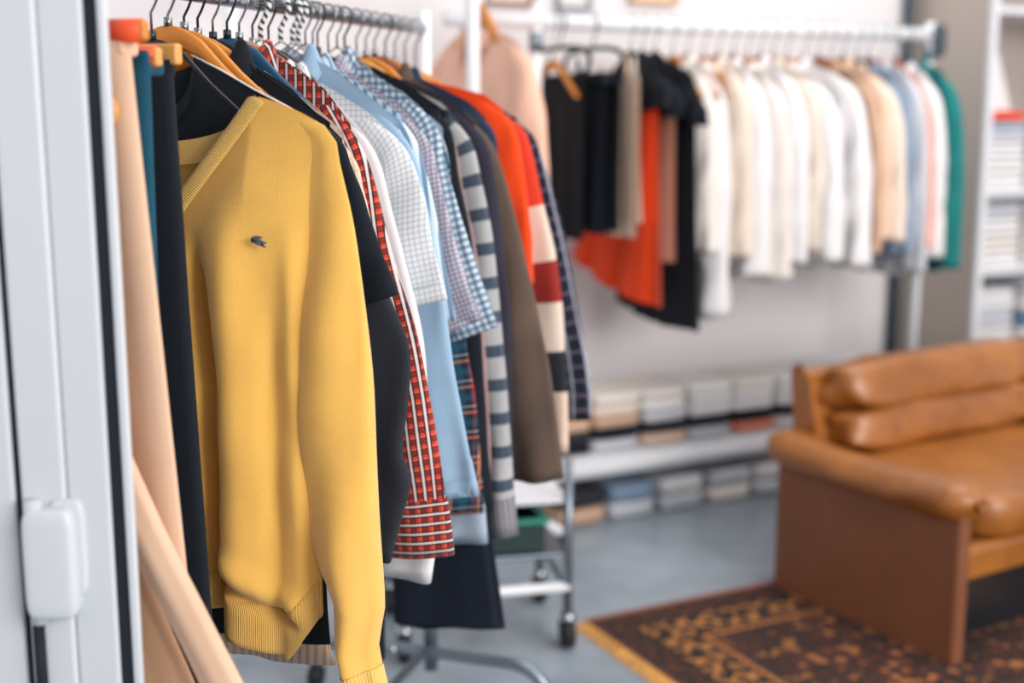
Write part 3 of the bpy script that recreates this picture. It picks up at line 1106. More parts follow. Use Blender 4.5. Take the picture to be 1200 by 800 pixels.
shirt(.83, 'bright red-orange sweater near the far end of the front rack', 'orange',
      [(.065, -.107), (.12, -.118), (.18, -.132), (.22, -.160)], [(.232, -.18), (.258, -.262), (.274, -.39), (.281, -.49)], (.02, .045, .05, .045),
      name='sweater', cat='sweater', depth=.018, folds=.005, hem=-.72, collar_mat=M['black'], collar='hood')
shirt(.88, 'colour-blocked sweater with red, cream and black bands down its sleeve', 'block',
      [(.081, -.116), (.15, -.145), (.221, -.178)], [(.236, -.19), (.260, -.235), (.284, -.334), (.309, -.440), (.324, -.54), (.334, -.676), (.339, -.83)], (.02, .045, .05, .05, .05, .045, .04),
      name='sweater', cat='sweater', depth=.018, folds=.004, hem=-.80)
shirt(.935, 'dark blue checked flannel shirt, last on the front rack', 'dplaid',
      [(.080, -.115), (.14, -.14), (.214, -.178)], [(.230, -.195), (.262, -.24), (.313, -.412), (.341, -.547), (.364, -.684), (.368, -.775)], (.02, .04, .045, .045, .042, .04),
      depth=.017, folds=.004, hem=-.74, cuff=.06)


# ------------------------------------------------------------------ trousers and the beige coat at the near end
def slab(path, hws, dep, name, mat, parent, yoff=0.0, seg=24, n=40, amp=.003, seed=1, uvx=1):
    """flat tube of cloth around a centre path [(x,z)...] in the garment plane"""
    c, L = resample(path, n)
    T = np.gradient(c, axis=0)
    T /= np.linalg.norm(T, axis=1)[:, None]
    Nn = np.c_[T[:, 1], -T[:, 0]]
    t = np.linspace(0, 1, n)
    h = np.interp(t, np.linspace(0, 1, len(hws)), hws)
    rnd = random.Random(seed)
    p1, p2 = rnd.uniform(0, 6.28), rnd.uniform(0, 6.28)
    G, UV = [], []
    for i in range(n):
        row, ur = [], []
        for k in range(seg):
            a = 2 * math.pi * k / seg
            ca, sa = math.cos(a), math.sin(a)
            x = h[i] * math.copysign(abs(ca) ** .8, ca)
            yy = dep * math.copysign(abs(sa) ** .8, sa) + amp * math.sin(3 * ca + p1 + 2 * t[i]) + amp * .6 * math.sin(7 * ca + p2)
            q = c[i] + Nn[i] * x
            row.append((q[0], yy + yoff, q[1]))
            ur.append((x, -t[i] * L))
        G.append(row)
        UV.append(ur)
    b = MB()
    b.grid(G, UV, close_u=True)
    b.f.append(tuple(range(seg)))
    b.f.append(tuple(range((n - 1) * seg, n * seg))[::-1])
    return b.build(name, mat, parent)


def clip_hanger(s, x1, zb, label, wood, grip, hw_grip=.03, zn=-.05, bh=.012, tip=0):
    r = empty('trouser_hanger', RP(s), RANG, label, 'hanger', 'hangers on the front rack')
    MB().tube(_hook(.0165, 1, zn), .0022, 8).build('hook', M['hook'], r)
    MB().tube([(0, 0, zn), (0, 0, zb)], .003, 8).build('stem', M['hook'], r)
    MB().box((0, 0, zb), ((x1 - tip) * 2, .014, bh * 2)).build('bar', M[wood], r, smooth=False, bevel=.004)
    for sg in (1, -1):
        MB().tube([(sg * (x1 - .052 + .0), 0, zb), (sg * (x1 - .006), 0, zb)], .0135, 16).build('rubber_grip', M[grip], r)
    return r


# beige long trousers nearest the door
be = empty('trousers', RP(-.24), RANG, 'long beige trousers nearest the door, one leg swung forward to the right', 'trousers', 'trousers at the near end')
slab([(0.02, -.08), (.03, -.3), (.038, -.5), (.046, -.745)], (.112, .115, .118, .122), .014, 'leg', M['beige'], be, yoff=0.01, amp=.008, seed=3)
slab([(.015, -.1), (.02, -.30), (.045, -.43), (.082, -.53), (.145, -.655), (.207, -.768), (.275, -.90)], (.060, .050, .042, .032, .026, .025, .028), .013, 'leg', M['beige'], be, yoff=-.03, amp=.003, seed=5)
slab([(.02, -.50), (.055, -.64), (.10, -.76), (.15, -.87), (.19, -.98)], (.05, .046, .044, .042, .04), .010, 'leg', M['beige_dark'], be, yoff=-.014, amp=.005, seed=9)
MB().tube([(.106, -.012, -.160), (.106, -.020, -.160)], .020, 28).build('button', M['button'], be)
MB().box((.02, .01, -.085), (.22, .034, .03)).build('waistband', M['beige'], be, smooth=False, bevel=.006)
clip_hanger(-.24, .158, -.072, 'wooden trouser hanger with orange grips holding the beige trousers', 'wood_orange', 'orange_grip', bh=.011)
tj = empty('jeans', RP(-.17), RANG, 'dark teal jeans hanging between the beige and the black trousers', 'jeans', 'trousers at the near end')
slab([(0.03, -.10), (.03, -.4), (.028, -.80)], (.092, .084, .086), .016, 'leg', M['teal_denim'], tj, yoff=-.008, seed=13, amp=.004)
slab([(0.03, -.10), (.028, -.4), (.024, -.80)], (.070, .060, .06), .008, 'leg', M['teal_denim'], tj, yoff=.016, seed=14, amp=.004)
MB().box((.03, .0, -.105), (.184, .04, .03)).build('waistband', M['teal_denim'], tj, smooth=False, bevel=.006)
clip_hanger(-.17, .128, -.098, 'trouser hanger with a bright orange grip above the teal jeans', 'wood_tan', 'orange_grip', bh=.011)
bt = empty('trousers', RP(-.10), RANG, 'long black trousers covering the left side of the yellow sweater', 'trousers', 'trousers at the near end')
slab([(0.006, -.10), (.011, -.4), (.012, -.75), (.02, -1.0)], (.096, .100, .110, .114), .018, 'leg', M['black'], bt, yoff=-.005, seed=15, amp=.003)
slab([(0.0, -.10), (.0, -.4), (.0, -.75), (.005, -.98)], (.070, .070, .08, .08), .008, 'leg', M['black'], bt, yoff=.018, seed=16, amp=.003)
MB().box((.0, .0, -.105), (.186, .040, .03)).build('waistband', M['black'], bt, smooth=False, bevel=.006)
r = empty('trouser_hanger', RP(-.10), RANG, 'pale wood bar hanger carrying the long black trousers', 'hanger', 'hangers on the front rack')
MB().tube(_hook(.0165, 1, -.05), .0022, 8).build('hook', M['hook'], r)
MB().tube([(0, 0, -.05), (0, 0, -.08)], .003, 8).build('stem', M['hook'], r)
MB().box((0, 0, -.092), (.220, .016, .026)).build('bar', M['wood_tan'], r, smooth=False, bevel=.004)

# dark trousers hanging low in the middle of the rack
nt = empty('trousers', RP(.595), RANG, 'very dark navy trousers hanging lowest, below the plaid cuff', 'trousers', 'dark trousers low on the front rack')
slab([(.15, -.16), (.15, -.5), (.165, -.85), (.182, -1.10)], (.03, .05, .085, .104), .02, 'leg', M['navy'], nt, yoff=.006, seed=31, amp=.006, uvx=1)
slab([(.15, -.16), (.15, -.5), (.165, -.85), (.186, -1.12)], (.03, .05, .08, .100), .02, 'leg', M['navy'], nt, yoff=.046, seed=32, amp=.006)
nt2 = empty('trousers', RP(.47), RANG, 'black trouser leg ending left of the navy trousers above the rack foot', 'trousers', 'dark trousers low on the front rack')
slab([(.10, -.16), (.09, -.6), (.088, -1.125)], (.04, .03, .026), .014, 'leg', M['black'], nt2, seed=33, amp=.003)

# ------------------------------------------------------------------ hangers on the front rack
HL = [(.02, 'plastic_black', 'hook', 'slim black hanger inside the yellow sweater', dict(zn=-.062, blade=.010, thick=.006)),
      (.060, 'wood_orange', 'hook', 'broad honey wood hanger first behind the orange-gripped hanger', dict(zn=-.042, blade=.03)),
      (.100, 'wood_orange', 'dark_hook', 'honey wood hanger of the beige cardigan, second in the row', dict(zn=-.046, blade=.03)),
      (.135, 'wood_orange', 'dark_hook', 'orange-brown wooden hanger of the black polo shirt', dict(zn=-.052, blade=.045)),
      (.175, 'velvet_black', 'hook', 'slim black hanger with pale edge inside the charcoal coat', dict(zn=-.055)),
      (.215, 'plastic_blue', 'dark_hook', 'broad dark blue plastic hanger of the cream checked shirt', dict(zn=-.050, blade=.055)),
      (.250, 'wood_rose', 'hook', 'rosy wood hanger inside the red plaid shirt', dict(zn=-.052, blade=.03)),
      (.290, 'wood_brown', 'dark_hook', 'reddish brown hanger between the plaid and the white shirt', dict(zn=-.058, blade=.028)),
      (.315, 'wire', 'cord', 'hanger with a black and white cord-wrapped hook, nearest of its kind', {}),
      (.340, 'wood_dark', 'dark_hook', 'dark chocolate wood hanger of the grid shirt', dict(zn=-.060, blade=.05)),
      (.380, 'wire', 'cord', 'cord-wrapped hanger inside the light blue chambray shirt', {}),
      (.420, 'wire', 'cord', 'cord-wrapped hanger inside the blue striped shirt', {}),
      (.440, 'wire', 'cord', 'farthest of the cord-wrapped hangers, by the mauve checked shirt', {}),
      (.465, 'wire', 'hook', 'bare wire hanger inside the mauve checked shirt', {}),
      (.510, 'plastic_black', 'dark_hook', 'thin black hanger rising above the gingham collar', dict(zn=-.062, blade=.014)),
      (.550, 'wood_orange', 'hook', 'honey wood hanger of the dark tartan shirt', dict(zn=-.072, blade=.02)),
      (.585, 'wire', 'hook', 'bare wire hanger of the pale grey-blue shirt', {}),
      (.615, 'velvet_black', 'dark_hook', 'black hanger inside the black knit cardigan', dict(zn=-.064, blade=.02)),
      (.665, 'wood_tan', 'hook', 'pale wood hanger inside the striped hoodie', dict(zn=-.066, blade=.02)),
      (.705, 'wood_orange', 'hook', 'honey wood hanger of the plum-grey jacket', dict(zn=-.06, blade=.03)),
      (.745, 'wood_brown', 'hook', 'broad red-brown hanger of the olive jacket', dict(zn=-.056, blade=.055)),
      (.795, 'wood_orange', 'dark_hook', 'honey wood hanger of the denim jacket', dict(zn=-.06, blade=.03)),
      (.840, 'wood_orange', 'hook', 'honey wood hanger of the bright red-orange sweater', dict(zn=-.066, blade=.04)),
      (.890, 'wood_orange', 'hook', 'broad honey wood hanger of the colour-blocked sweater', dict(zn=-.075, blade=.05)),
      (.945, 'wood_orange', 'hook', 'honey wood hanger at the far end inside the dark checked shirt', dict(zn=-.08, blade=.04))]
for s, kind, hk, lab, kw in HL:
    hanger(RP(s - .01), RANG + random.uniform(-.02, .02), lab, kind, hook=hk, **kw)
for s in (.595, .47):
    r = empty('trouser_hanger', RP(s + .012), RANG, 'hidden-bar hanger of the %s' % ('navy trousers hanging lowest' if s > .5 else 'black trouser leg beside the navy trousers'), 'hanger', 'hangers on the front rack')
    MB().tube(_hook(.0165, 1, -.06), .0019, 8).build('hook', M['hook'], r)
    MB().tube([(0, 0, -.06), (.06, 0, -.12), (.17, 0, -.17), (.02, 0, -.17), (0, 0, -.06)], .0018, 8).build('wire_frame', M['hook'], r)


# ------------------------------------------------------------------ back rack
GB = 'clothes on the back rack'
HB = 'hangers on the back rack'


def back(s, label, mat, w=.37, hem=-.71, name='shirt', cat='shirt', shw=.055, end=None, depth=.032, folds=.012, yaw=0.0, up=0.0, collar='shirt', sleeve=True, **kw):
    k = w / .37
    t = [(.058, -.105 + up), (.13, -.128 + up), (.19 * k + .02, -.150 + up), (.245 * k, -.172 + up)]
    e = hem + .02 if end is None else end
    sl = [(.272 * k, -.186 + up), (.318 * k, -.245 + up), (.350 * k, -.353 + up), (.366 * k, -.50 + up), (w * 1.01, e)] if sleeve else None
    return garment(BP(s), BANG + yaw, name, label, cat, M[mat], t, hem=hem, bw=((0, .2), (.25, .235 * k + .01), (1, .26 * k)), depth=depth,
                   sleeve=sl, sw=(.02, shw * .8, shw, shw, shw * .85), folds=folds, seed=int(s * 977) + 5, collar=collar, group=GB, rows=26, cols=36, **kw)


def strap_dress(s, label, mat, name, cat, w0, w1, top, hem, depth=.02, folds=.006, hemfun=None, x0=0.0, straps=True):
    """sleeveless piece hung by straps or a waistband"""
    root = empty(name, BP(s), BANG, label, cat, GB)
    n, rows = 30, 24
    u = np.r_[np.linspace(-1, 1, n), np.linspace(1, -1, n)]
    fr = np.r_[np.ones(n), -np.ones(n)]
    rnd = random.Random(int(s * 555))
    p = [rnd.uniform(0, 6) for _ in range(3)]
    G, UV = [], []
    for i in range(rows):
        v = i / (rows - 1)
        x = x0 * v + u * (w0 + (w1 - w0) * v)
        zh = np.full_like(x, hem) if hemfun is None else hemfun(x)
        z = top + (zh - top) * v
        y = -fr * depth * (.4 + .6 * v) * np.clip(1 - np.abs(u) ** 4, 0, 1) + folds * v * (np.sin(10 * u + p[0]) + .6 * np.sin(19 * u + p[1]))
        G.append(np.c_[x, y, z])
        UV.append(np.c_[x, z])
    MB().grid(G, UV, close_u=True).build('skirt' if name == 'skirt' else 'body', M[mat], root)
    if straps:
        for sx in (-1, 1):
            MB().tube([(sx * w0 * .75, -.006, top - .01), (sx * w0 * .7, 0, top + .05), (sx * w0 * .72, .006, top - .01)], .006, 8).build('strap', M[mat], root)
    else:
        MB().box((0, 0, top), (w0 * 2, depth * 1.4, .035)).build('waistband', M[mat], root, smooth=False, bevel=.006)
    return root


def loop_hanger(s, label, hw=.17, zt=-.072, h=.085, r=.0075):
    o = empty('clothes_hanger', BP(s), BANG, label, 'hanger', HB)
    MB().tube(_hook(.026, 1, zt), .0025, 8).build('hook', M['dark_hook'], o)
    pts = []
    for k in range(33):
        a = 2 * math.pi * k / 32
        pts.append((hw * math.copysign(abs(math.cos(a)) ** .7, math.cos(a)), 0, zt - h / 2 + h / 2 * math.copysign(abs(math.sin(a)) ** .7, math.sin(a))))
    MB().tube(pts, r, 10, cap=False).build('loop_frame', M['velvet_black'], o)


# blush shirt left of the back rack on its own higher rail
hr = empty('clothes_rack', (BP(-.30).x, BP(-.30).y, 0), math.atan2(BD.y, BD.x), 'high rail left of the back rack carrying the blush shirt', 'clothes rack')
MB().tube([(-.7, 0, 1.665), (.07, 0, 1.665)], .014, 14).build('rail', M['white_metal'], hr)
MB().tube([(-.7, 0, 0.0), (-.7, 0, 1.70)], .015, 14).build('upright', M['white_metal'], hr)
MB().tube([(.055, .10, 0.0), (.055, .10, 1.665)], .012, 14).build('upright', M['white_metal'], hr)
PP = BP(-.30)
PP.z = 1.665
garment(PP, BANG, 'shirt', 'large blush pink shirt behind the white pole', 'shirt', M['pink'], [(.07, -.155), (.15, -.17), (.22, -.19), (.28, -.225)], hem=-.80,
        bw=((0, .2), (.25, .30), (1, .33)), depth=.035, sleeve=[(.305, -.245), (.35, -.32), (.392, -.44), (.408, -.58), (.412, -.75)], sw=(.02, .06, .075, .07, .06),
        folds=.012, seed=77, collar='shirt', group='clothes on the high rail', rows=30, cols=44, cuff=.06)
hanger(PP, BANG, 'broad yellow wooden hanger of the blush pink shirt', 'wood_orange', hw=.22, zn=-.075, blade=.075, thick=.02, group=HB, lo=True)

loop_hanger(-.035, 'first black hanger from the left on the back rack, oval and open')
loop_hanger(.075, 'second black hanger from the left on the back rack, oval and open')
hanger(BP(-.06), BANG + .05, 'orange wooden hanger tilted below the first black oval hanger', 'wood_orange', hw=.13, zn=-.105, blade=.03, thick=.016, group=HB, lo=True)
strap_dress(-.03, 'black top hanging leftmost on the back rack', 'black', 'top', 'top', .135, .14, -.155, -.62, .022)
strap_dress(.035, 'dark navy-black skirt second from the left on the back rack', 'navy', 'skirt', 'skirt', .15, .155, -.16, -.605, .022, straps=False)
strap_dress(.085, 'black skirt third from the left, before the cream one', 'black', 'skirt', 'skirt', .14, .145, -.165, -.60, .022, straps=False)
strap_dress(.145, 'peach cream top between the black skirts and the orange dress', 'peach', 'top', 'top', .11, .15, -.145, -.62, .02)
strap_dress(.175, 'ivory top beside the peach cream top on the back rack', 'ivory', 'top', 'top', .10, .13, -.150, -.58, .016)


def ohem(x):
    return np.interp(x, [-.45, -.1, .16], [-.70, -.80, -.835])


strap_dress(.225, 'bright orange-red dress flaring to the left on the back rack', 'orange', 'dress', 'dress', .125, .27, -.235, -.83, .03, .010, ohem, x0=-.115)
strap_dress(.275, 'beige narrow top hanging right of the orange dress', 'tanshirt', 'top', 'top', .14, .155, -.20, -.70, .014)


def bhem(x):
    return np.interp(x, [-.3, 0, .22], [-.86, -.905, -.905])


strap_dress(.330, 'long black dress reaching lowest behind the orange dress', 'black', 'dress', 'dress', .16, .24, -.18, -.90, .03, .008, bhem, x0=-.02)
for i, (s, x, z, lab) in enumerate(((.215, .19, -.17, 'black sheer top drooping above the orange dress'), (.255, .21, -.20, 'black top slung over a hanger above the beige top'),
                                    (.30, .26, -.225, 'black blouse with a drooping shoulder right of the tangle'))):
    garment(BP(s), BANG, 'top', lab, 'top', M['black' if i != 1 else 'navy'], [(.05, -.10), (.10, -.12), (x * .7, -.15), (x * .85, z + .02)], hem=-.25 - .02 * i, bw=((0, .2), (.25, .15), (1, .12)),
            depth=.02, sleeve=[(x * .9, z), (x, z - .03), (x, z - .07)], sw=(.02, .035, .04, .03), folds=.01, seed=60 + i, group=GB, rows=16, cols=26)
for s, lab in ((.205, 'black flocked hanger above the orange dress, left of three'), (.245, 'black flocked hanger above the orange dress, middle of three'), (.29, 'black flocked hanger above the orange dress, right of three')):
    hanger(BP(s), BANG, lab, 'velvet_black', hw=.2, zn=-.075, blade=.03, thick=.014, group=HB, lo=True)

WH = [(.375, 'offwhite', .20, -.70, 'offwhite thin blouse just right of the long black dress'),
      (.43, 'white', .20, -.91, 'long white scarf-like blouse hanging lower than the other whites'),
      (.49, 'cream', .225, -.72, 'cream blouse right of the long white blouse'),
      (.545, 'white', .245, -.755, 'white cotton shirt left of the row of white shirts'),
      (.60, 'offwhite', .27, -.76, 'offwhite shirt under the first brown hanger with a black tip'),
      (.655, 'white', .29, -.73, 'white shirt between two offwhite ones, mid rack'),
      (.705, 'ivory', .31, -.71, 'ivory shirt under the broad brown hanger'),
      (.755, 'white', .335, -.715, 'white shirt just behind the front-most white shirt'),
      (.81, 'white', .365, -.72, 'widest white shirt, left of the tan shirts'),
      (.885, 'brown', .315, -.66, 'brown shirt, a dark strip between white and tan'),
      (.94, 'tanshirt', .30, -.70, 'tan shirt right of the widest white shirt'),
      (.99, 'peach', .285, -.69, 'peach shirt right of the tan shirt'),
      (1.04, 'cream', .28, -.69, 'cream shirt between the peach and the blue-grey ones'),
      (1.10, 'bluegrey', .262, -.72, 'blue-grey shirt right of the cream shirt'),
      (1.15, 'lightgrey', .272, -.77, 'pale lavender-grey shirt hanging lower than its neighbours'),
      (1.205, 'coral', .245, -.72, 'coral pink shirt, a thin strip before the teal blouse'),
      (1.25, 'white', .240, -.76, 'white shirt squeezed between the coral and the teal ones'),
      (1.315, 'teal', .270, -.79, 'shiny teal blouse at the right end of the back rack')]
for s, m, w, hem, lab in WH:
    nm = 'blouse' if 'blouse' in lab else 'shirt'
    back(s, lab, m, w, hem + .02 * math.sin(s * 91), name=nm, cat=nm, up=.012 * math.sin(s * 40), yaw=.05 * math.sin(s * 57), depth=.042 if m in ('white', 'offwhite', 'ivory', 'cream') else .03)
HK = ['wood_orange', 'wood_rose', 'wood_orange', 'wood_brown', 'wood_brown', 'wood_orange', 'wood_brown', 'wood_rose', 'wood_orange', 'wood_brown', 'wood_brown', 'wood_orange',
      'wood_brown', 'velvet_black', 'wood_brown', 'coral', 'wood_brown', 'plastic_blue']
HN = {'wood_orange': 'honey wood', 'wood_rose': 'rosy wood', 'wood_brown': 'brown wood', 'velvet_black': 'black', 'coral': 'coral', 'plastic_blue': 'dark blue'}
for (s, m, w, hem, lab), kd in zip(WH, HK):
    short = lab.split(' hanging')[0].split(' under')[0].split(',')[0]
    big = kd in ('wood_brown', 'wood_rose')
    hanger(BP(s - .02), BANG, '%s hanger of the %s' % (HN[kd], short), kd, hw=.16, zn=-.078 if big else -.085, blade=.05 if big else .03, thick=.022 if big else .014, group=HB, lo=True)

# ------------------------------------------------------------------ shelving unit at the right
SK0, SK1, SD = 1.712, 2.95, .392
un = empty('shelving_unit', W(SK0, 0, 0), ANG, 'tall white open shelving unit with folded linen at the right', 'shelving unit')


def ubox(x0, x1, y0, y1, z0, z1, name, mat, bevel=.002):
    """x along the wall from the unit's left side, y out of the wall"""
    return MB().box(((x0 + x1) / 2, -(y0 + y1) / 2, (z0 + z1) / 2), (x1 - x0, y1 - y0, z1 - z0)).build(name, mat, un, smooth=False, bevel=bevel)


UL = SK1 - SK0
ubox(0, .022, .012, SD - .02, 0, 1.95, 'side_panel', M['shelf_shaded'])
ubox(-.004, .026, SD - .02, SD, 0, 1.95, 'front_edge', M['shelf_white'])
ubox(UL - .025, UL, .012, SD, 0, 1.95, 'side_panel', M['shelf_white'])
ubox(.022, UL - .025, .004, .012, 0, 1.95, 'back_panel', M['shelf_shaded'])
for z in (.06, .385, .690, .975, 1.625, 1.925):
    ubox(.026, UL - .025, .012, SD - .004, z, z + .024, 'shelf', M['shelf_white'])
ubox(.60, .622, .012, SD - .006, .084, 1.625, 'divider', M['shelf_white'])


def folded(P, rot, size, mat, label, group, name='folded_cloth', cat='folded linen', layers=2, wr=.02, seed=0):
    r = empty(name, P, rot, label, cat, group)
    w, d, h = size
    for k in range(layers):
        hh = h / layers
        MB().puff((.003 * math.sin(seed + k), 0.002 * k, hh * (k + .5)), (w - .004 * k, d, hh * 1.02), .28, 26, 12, wr=wr, seed=seed + k).build('fold', mat, r)
    return r


GL = 'folded linen in the shelving unit'
us = lambda x, y, z: W(SK0 + x, y, z)
top_stack = [('orange', .035, 'bright orange folded cloth topmost on the upper shelf pile'), ('paleblue', .03, 'pale blue folded cloth right under the orange one'),
             ('lightgrey', .045, 'light grey folded cloth, third from the top under the orange one'), ('white', .05, 'white folded cloth in the middle of the orange-topped pile'),
             ('white', .055, 'white folded cloth, second from the bottom of the orange-topped pile'), ('white', .065, 'thick white folded cloth at the bottom of the orange-topped pile')]
z = .999
for i, (m, hh, lab) in enumerate(top_stack[::-1]):
    folded(us(.155, .20, z), ANG, (.225, .30, hh), M[m], lab, GL, seed=i)
    z += hh + .001
z2 = .999
for i, hh in enumerate((.06, .05, .05, .045)):
    folded(us(.42, .20, z2), ANG, (.24, .30, hh), M['white' if i != 2 else 'paleblue'], ['white', 'second white', 'pale blue', 'upper white'][i] + ' folded cloth in the right pile beside the orange-topped pile', GL, seed=40 + i)
    z2 += hh + .001
words = ['lowest', 'second lowest', 'middle', 'upper', 'topmost']
for (x, mats, lvl, nm) in ((.15, ('white', 'offwhite', 'white', 'lightgrey'), .714, 'left pile of the middle shelf'), (.42, ('white', 'white', 'offwhite', 'white'), .714, 'right pile of the middle shelf'),
                           (.15, ('white', 'lightgrey', 'white'), .409, 'left pile of the shelf behind the sofa back'), (.42, ('white', 'denimblue', 'white', 'lightgrey'), .409, 'right pile of the shelf behind the sofa back')):
    zz = lvl
    for i, m in enumerate(mats):
        hh = .058 if lvl > .6 else (.072 if len(mats) == 3 else .062)
        mm = M['bluestripe'] if m == 'denimblue' else M[m]
        folded(us(x, .20, zz), ANG + .01 * math.sin(i * 3), (.235, .31, hh), mm, '%s %s cloth in the %s' % (words[i if i < len(mats) - 1 else 4], {'white': 'white', 'offwhite': 'offwhite', 'lightgrey': 'light grey', 'denimblue': 'blue striped'}[m], nm), GL, seed=int(x * 100) + i)
        zz += hh + .001
hb = empty('blouse', us(.10, .30, 1.50), ANG, 'small white blouse hanging at the left inside the top compartment', 'blouse', 'linen hung in the shelving unit')
slab([(0, -.01), (0, -.10), (.005, -.215)], (.018, .062, .10), .02, 'body', M['white'], hb, n=16, seg=20)
MB().tube([(0, 0, .0), (0, -.0, .05), (0, .02, .125)], .003, 8).build('hook', M['steel'], hb)
MB().puff((.0, -.01, .005), (.03, .03, .03), .8).build('hanger_head', M['bluegrey'], hb)

# ------------------------------------------------------------------ folded piles on the lower shelf of the back rack and on the floor
GF = 'folded clothes under the back rack'
FA = math.atan2(BD.y, BD.x)
pal = [('tanshirt', 'tan'), ('white', 'white'), ('offwhite', 'offwhite'), ('lightgrey', 'light grey'), ('cream', 'cream'), ('navy', 'navy'), ('charcoal', 'charcoal'), ('peach', 'peach'), ('bluegrey', 'blue-grey'), ('coral', 'coral')]
PI_ = dict(pal)
piles = [(.02, ['navy', 'charcoal', 'tanshirt', 'peach', 'cream']), (.20, ['lightgrey', 'navy', 'tanshirt', 'cream', 'offwhite']), (.38, ['peach', 'charcoal', 'lightgrey', 'white', 'offwhite']),
         (.56, ['lightgrey', 'charcoal', 'white', 'white', 'white']), (.74, ['coral', 'navy', 'white', 'white', 'offwhite']), (.92, ['white', 'charcoal', 'white', 'white', 'white']),
         (1.10, ['lightgrey', 'white', 'white', 'white', 'white']), (1.28, ['white', 'lightgrey', 'white', 'white'])]
ords = ['first', 'second', 'third', 'fourth', 'fifth', 'sixth', 'seventh', 'eighth']
for pi, (x, ms) in enumerate(piles):
    zz = .226
    for i, m in enumerate(ms):
        hh = .036 if len(ms) == 5 else .044
        p = B0 + BD * x + Vector((-BD.y, BD.x, 0)) * .145
        folded((p.x, p.y, zz), FA + .03 * math.sin(pi * 5 + i * 2), (.174, .24, hh), M[m], '%s folded garment, %s in the %s pile on the rack shelf' % (PI_[m], ['lowest', 'second lowest', 'third lowest', 'fourth lowest', 'fifth up'][i], ords[pi]), GF,
               name='folded_garment', cat='folded clothes', layers=1, seed=pi * 10 + i)
        zz += hh + .0008
piles2 = [(.06, ['tanshirt', 'charcoal']), (.25, ['lightgrey', 'bluegrey']), (.44, ['lightgrey', 'white']), (.63, ['offwhite', 'lightgrey']), (.82, ['lightgrey', 'white']), (1.01, ['white', 'offwhite'])]
for pi, (x, ms) in enumerate(piles2):
    zz = .002
    for i, m in enumerate(ms):
        p = B0 + BD * x + Vector((-BD.y, BD.x, 0)) * .12
        folded((p.x, p.y, zz), FA + .03 * math.sin(pi * 4 + i), (.17, .24, .055), M[m], '%s folded garment, %s of the %s pair on the floor under the rack' % (PI_[m], ['lower', 'upper'][i], ords[pi]), 'folded clothes on the floor',
               name='folded_garment', cat='folded clothes', layers=1, seed=90 + pi * 4 + i)
        zz += .056

# ------------------------------------------------------------------ low chrome trolley beside the front rack
TX, TY = .135, 2.95
ta = math.radians(12)
tr = empty('trolley', (TX, TY, 0), ta, 'low chromed trolley with a caster near the rug corner', 'trolley')
for (x, y) in ((0, 0), (-.40, 0), (0, .30), (-.40, .30)):
    MB().tube([(x, y, .075), (x, y, .47)], .0115, 14).build('post', M['steel'], tr)
    c = MB().tube([(x - .014, y, .037), (x + .014, y, .037)], .036, 22).build('caster', M['rubber'], tr)
    MB().tube([(x, y, .07), (x, y, .084)], .02, 14).build('caster_cap', M['chrome'], c)
for y in (0, .30):
    MB().tube([(-.40, y, .155), (.004, y, .155)], .0125, 14).build('side_rail', M['white_metal'], tr)
for x in (0, -.40):
    MB().tube([(x, 0, .155), (x, .30, .155)], .009, 12).build('cross_rail', M['steel'], tr)
MB().box((-.20, .15, .372), (.40, .30, .014)).build('top_plate', M['shelf_white'], tr, smooth=False, bevel=.003)
MB().box((-.20, .15, .235), (.40, .30, .010)).build('lower_plate', M['steel'], tr, smooth=False, bevel=.003)
gb = empty('storage_box', (TX, TY, .24), ta, 'dark green box with a bright teal rim standing on the trolley', 'box')


def bx(x0, x1, y0, y1, z0, z1, nm, mat, bev=.003):
    MB().box(((x0 + x1) / 2, (y0 + y1) / 2, (z0 + z1) / 2), (x1 - x0, y1 - y0, z1 - z0)).build(nm, mat, gb, smooth=False, bevel=bev)


bx(-.33, -.05, .03, .036, 0, .07, 'side_wall', M['darkbox'])
bx(-.33, -.05, .25, .256, 0, .07, 'side_wall', M['darkbox'])
bx(-.33, -.324, .036, .25, 0, .07, 'side_wall', M['darkbox'])
bx(-.056, -.05, .036, .25, 0, .07, 'side_wall', M['darkbox'])
bx(-.324, -.056, .036, .25, 0, .005, 'bottom', M['darkbox'])
for a in ((-.34, -.04, .02, .04), (-.34, -.04, .246, .266), (-.34, -.32, .04, .246), (-.06, -.04, .04, .246)):
    bx(a[0], a[1], a[2], a[3], .07, .082, 'rim', M['greenbox'])

# ------------------------------------------------------------------ rug
RA = math.atan2(.267, .517)
rug = empty('rug', (.189, 3.081, 0), RA, 'dark persian rug with gold and rust motifs and a golden fringe', 'rug')
RL, RW = 2.4, 1.7
n1, n2 = 60, 40
P_ = np.zeros((n2, n1, 3))
UVr = np.zeros((n2, n1, 2))
for i in range(n2):
    for j in range(n1):
        x, y = RL * j / (n1 - 1), RW * i / (n2 - 1)
        P_[i, j] = (x, -y, .010 + .0012 * math.sin(6 * x + 2 * y) * math.sin(5 * y + 1))
        UVr[i, j] = (x, y)
MB().grid(P_[::-1], UVr[::-1]).build('pile', M['rug'], rug)
sk = MB()
sk.box((RL / 2, -RW / 2, .0055), (RL, RW, .007))
sk.build('backing', M['fringe'], rug, smooth=False)
MB().tube([(0, .002, .009), (RL, .002, .009)], .006, 8).build('binding', basic('dusty_red_binding', (158, 98, 86), .9), rug)
fr = MB()
rnd = random.Random(9)
for i in range(420):
    y = -RW * (i + .5) / 420
    l = rnd.uniform(.034, .05)
    w = .0019
    dy = rnd.uniform(-.005, .005)
    fr.grid([[(0.004, y - w, .009), (0.004, y + w, .009)], [(-l * .5, y - w + dy * .5, .009), (-l * .5, y + w + dy * .5, .009)], [(-l, y - w * .8 + dy, .003), (-l, y + w * .8 + dy, .003)]])
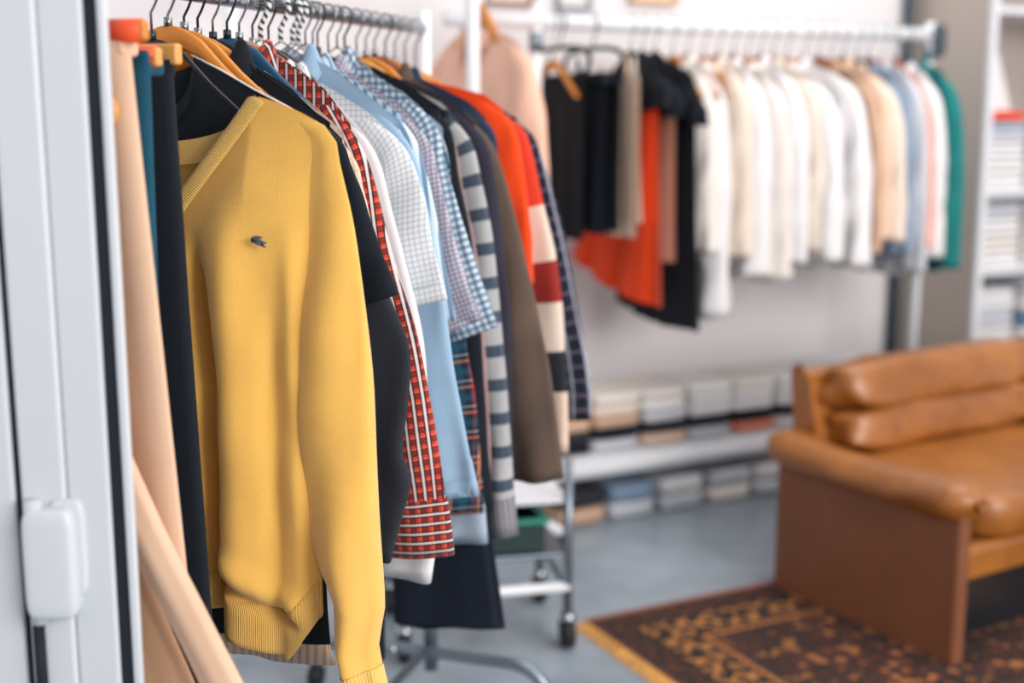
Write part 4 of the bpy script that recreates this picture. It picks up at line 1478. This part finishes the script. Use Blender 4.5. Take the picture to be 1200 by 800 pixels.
tag(fr.build('fringe', M['fringe'], rug), kind='stuff')

# ------------------------------------------------------------------ sofa
SA = math.atan2(.53, .848)
so = empty('sofa', (.713, 3.329, 0), SA, 'low brown leather sofa with thin slab arms and padded armrests', 'sofa')
SL = 1.75                                  # length, local +X ; front is local -Y
SDp = .605
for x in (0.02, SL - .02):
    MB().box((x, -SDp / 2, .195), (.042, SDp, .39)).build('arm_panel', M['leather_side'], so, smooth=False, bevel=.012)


def roll(x, name):
    """padded armrest, thicker at the ends, creased"""
    rings = []
    n = 30
    for i in range(n + 1):
        t = i / n
        y = .055 - t * (SDp + .08)
        e = min(1, math.sin(math.pi * min(t, 1 - t) / .10 / 2) if min(t, 1 - t) < .10 else 1)
        e = max(.05, e) ** .55
        r = (.052 + .008 * math.sin(9 * t + 1) * .5 + .006 * smoothstep(.75, .95, t)) * e
        row = []
        for k in range(24):
            a = 2 * math.pi * k / 24
            cr = 1 + .035 * math.sin(3 * a + 7 * t) + .02 * math.sin(5 * a + 23 * t)
            row.append((x + 1.28 * r * math.cos(a) * cr, y, .402 + r * .92 * math.sin(a) * cr - .012 * math.sin(math.pi * t)))
        rings.append(row)
    b = MB()
    b.grid(rings, None, close_u=True)
    b.f.append(tuple(range(24)))
    b.f.append(tuple(range(n * 24, n * 24 + 24))[::-1])
    b.build(name, M['leather'], so, sub=1)


roll(.035, 'armrest')
roll(SL - .035, 'armrest')
MB().box((SL / 2, -.30, .235), (SL - .084, .56, .09)).build('seat_base', M['leather'], so, smooth=False, bevel=.02)
# leaning back frame
b = MB()
b.grid([[(x, y, z) for (y, z) in ((-.10, .19), (.0, .19), (.045, .59), (.025, .605), (-.01, .59), (-.10, .19))] for x in (.095, SL - .095)][::-1])
b.f.append((0, 1, 2, 3, 4))
b.f.append((6, 7, 8, 9, 10)[::-1])
b.build('back_frame', M['leather'], so, smooth=False, bevel=.014)
for i in range(2):
    w = (SL - .22) / 2
    cx = .11 + w * (i + .5)
    MB().puff((cx, -.335, .335), (w - .004, .53, .125), .32, 44, 20, wr=.012, seed=3 + i).build('seat_cushion', M['leather'], so)
    rt = Matrix.Rotation(math.radians(-12), 3, 'X')
    MB().puff((cx + .03, -.062, .555), (w + .02, .18, .150), .5, 60, 24, wr=.05, seed=8 + i, rot=rt).build('back_cushion_top', M['leather'], so)
    MB().puff((cx + .02, -.088, .445), (w - .02, .15, .125), .42, 60, 24, wr=.045, seed=18 + i, rot=rt).build('back_cushion_lower', M['leather'], so)
MB().box((SL / 2, -.28, .097), (SL - .10, .44, .186)).build('under_sofa_shade', M['plastic_black'], so, smooth=False)  # black box added for the dark shadow beneath the seat
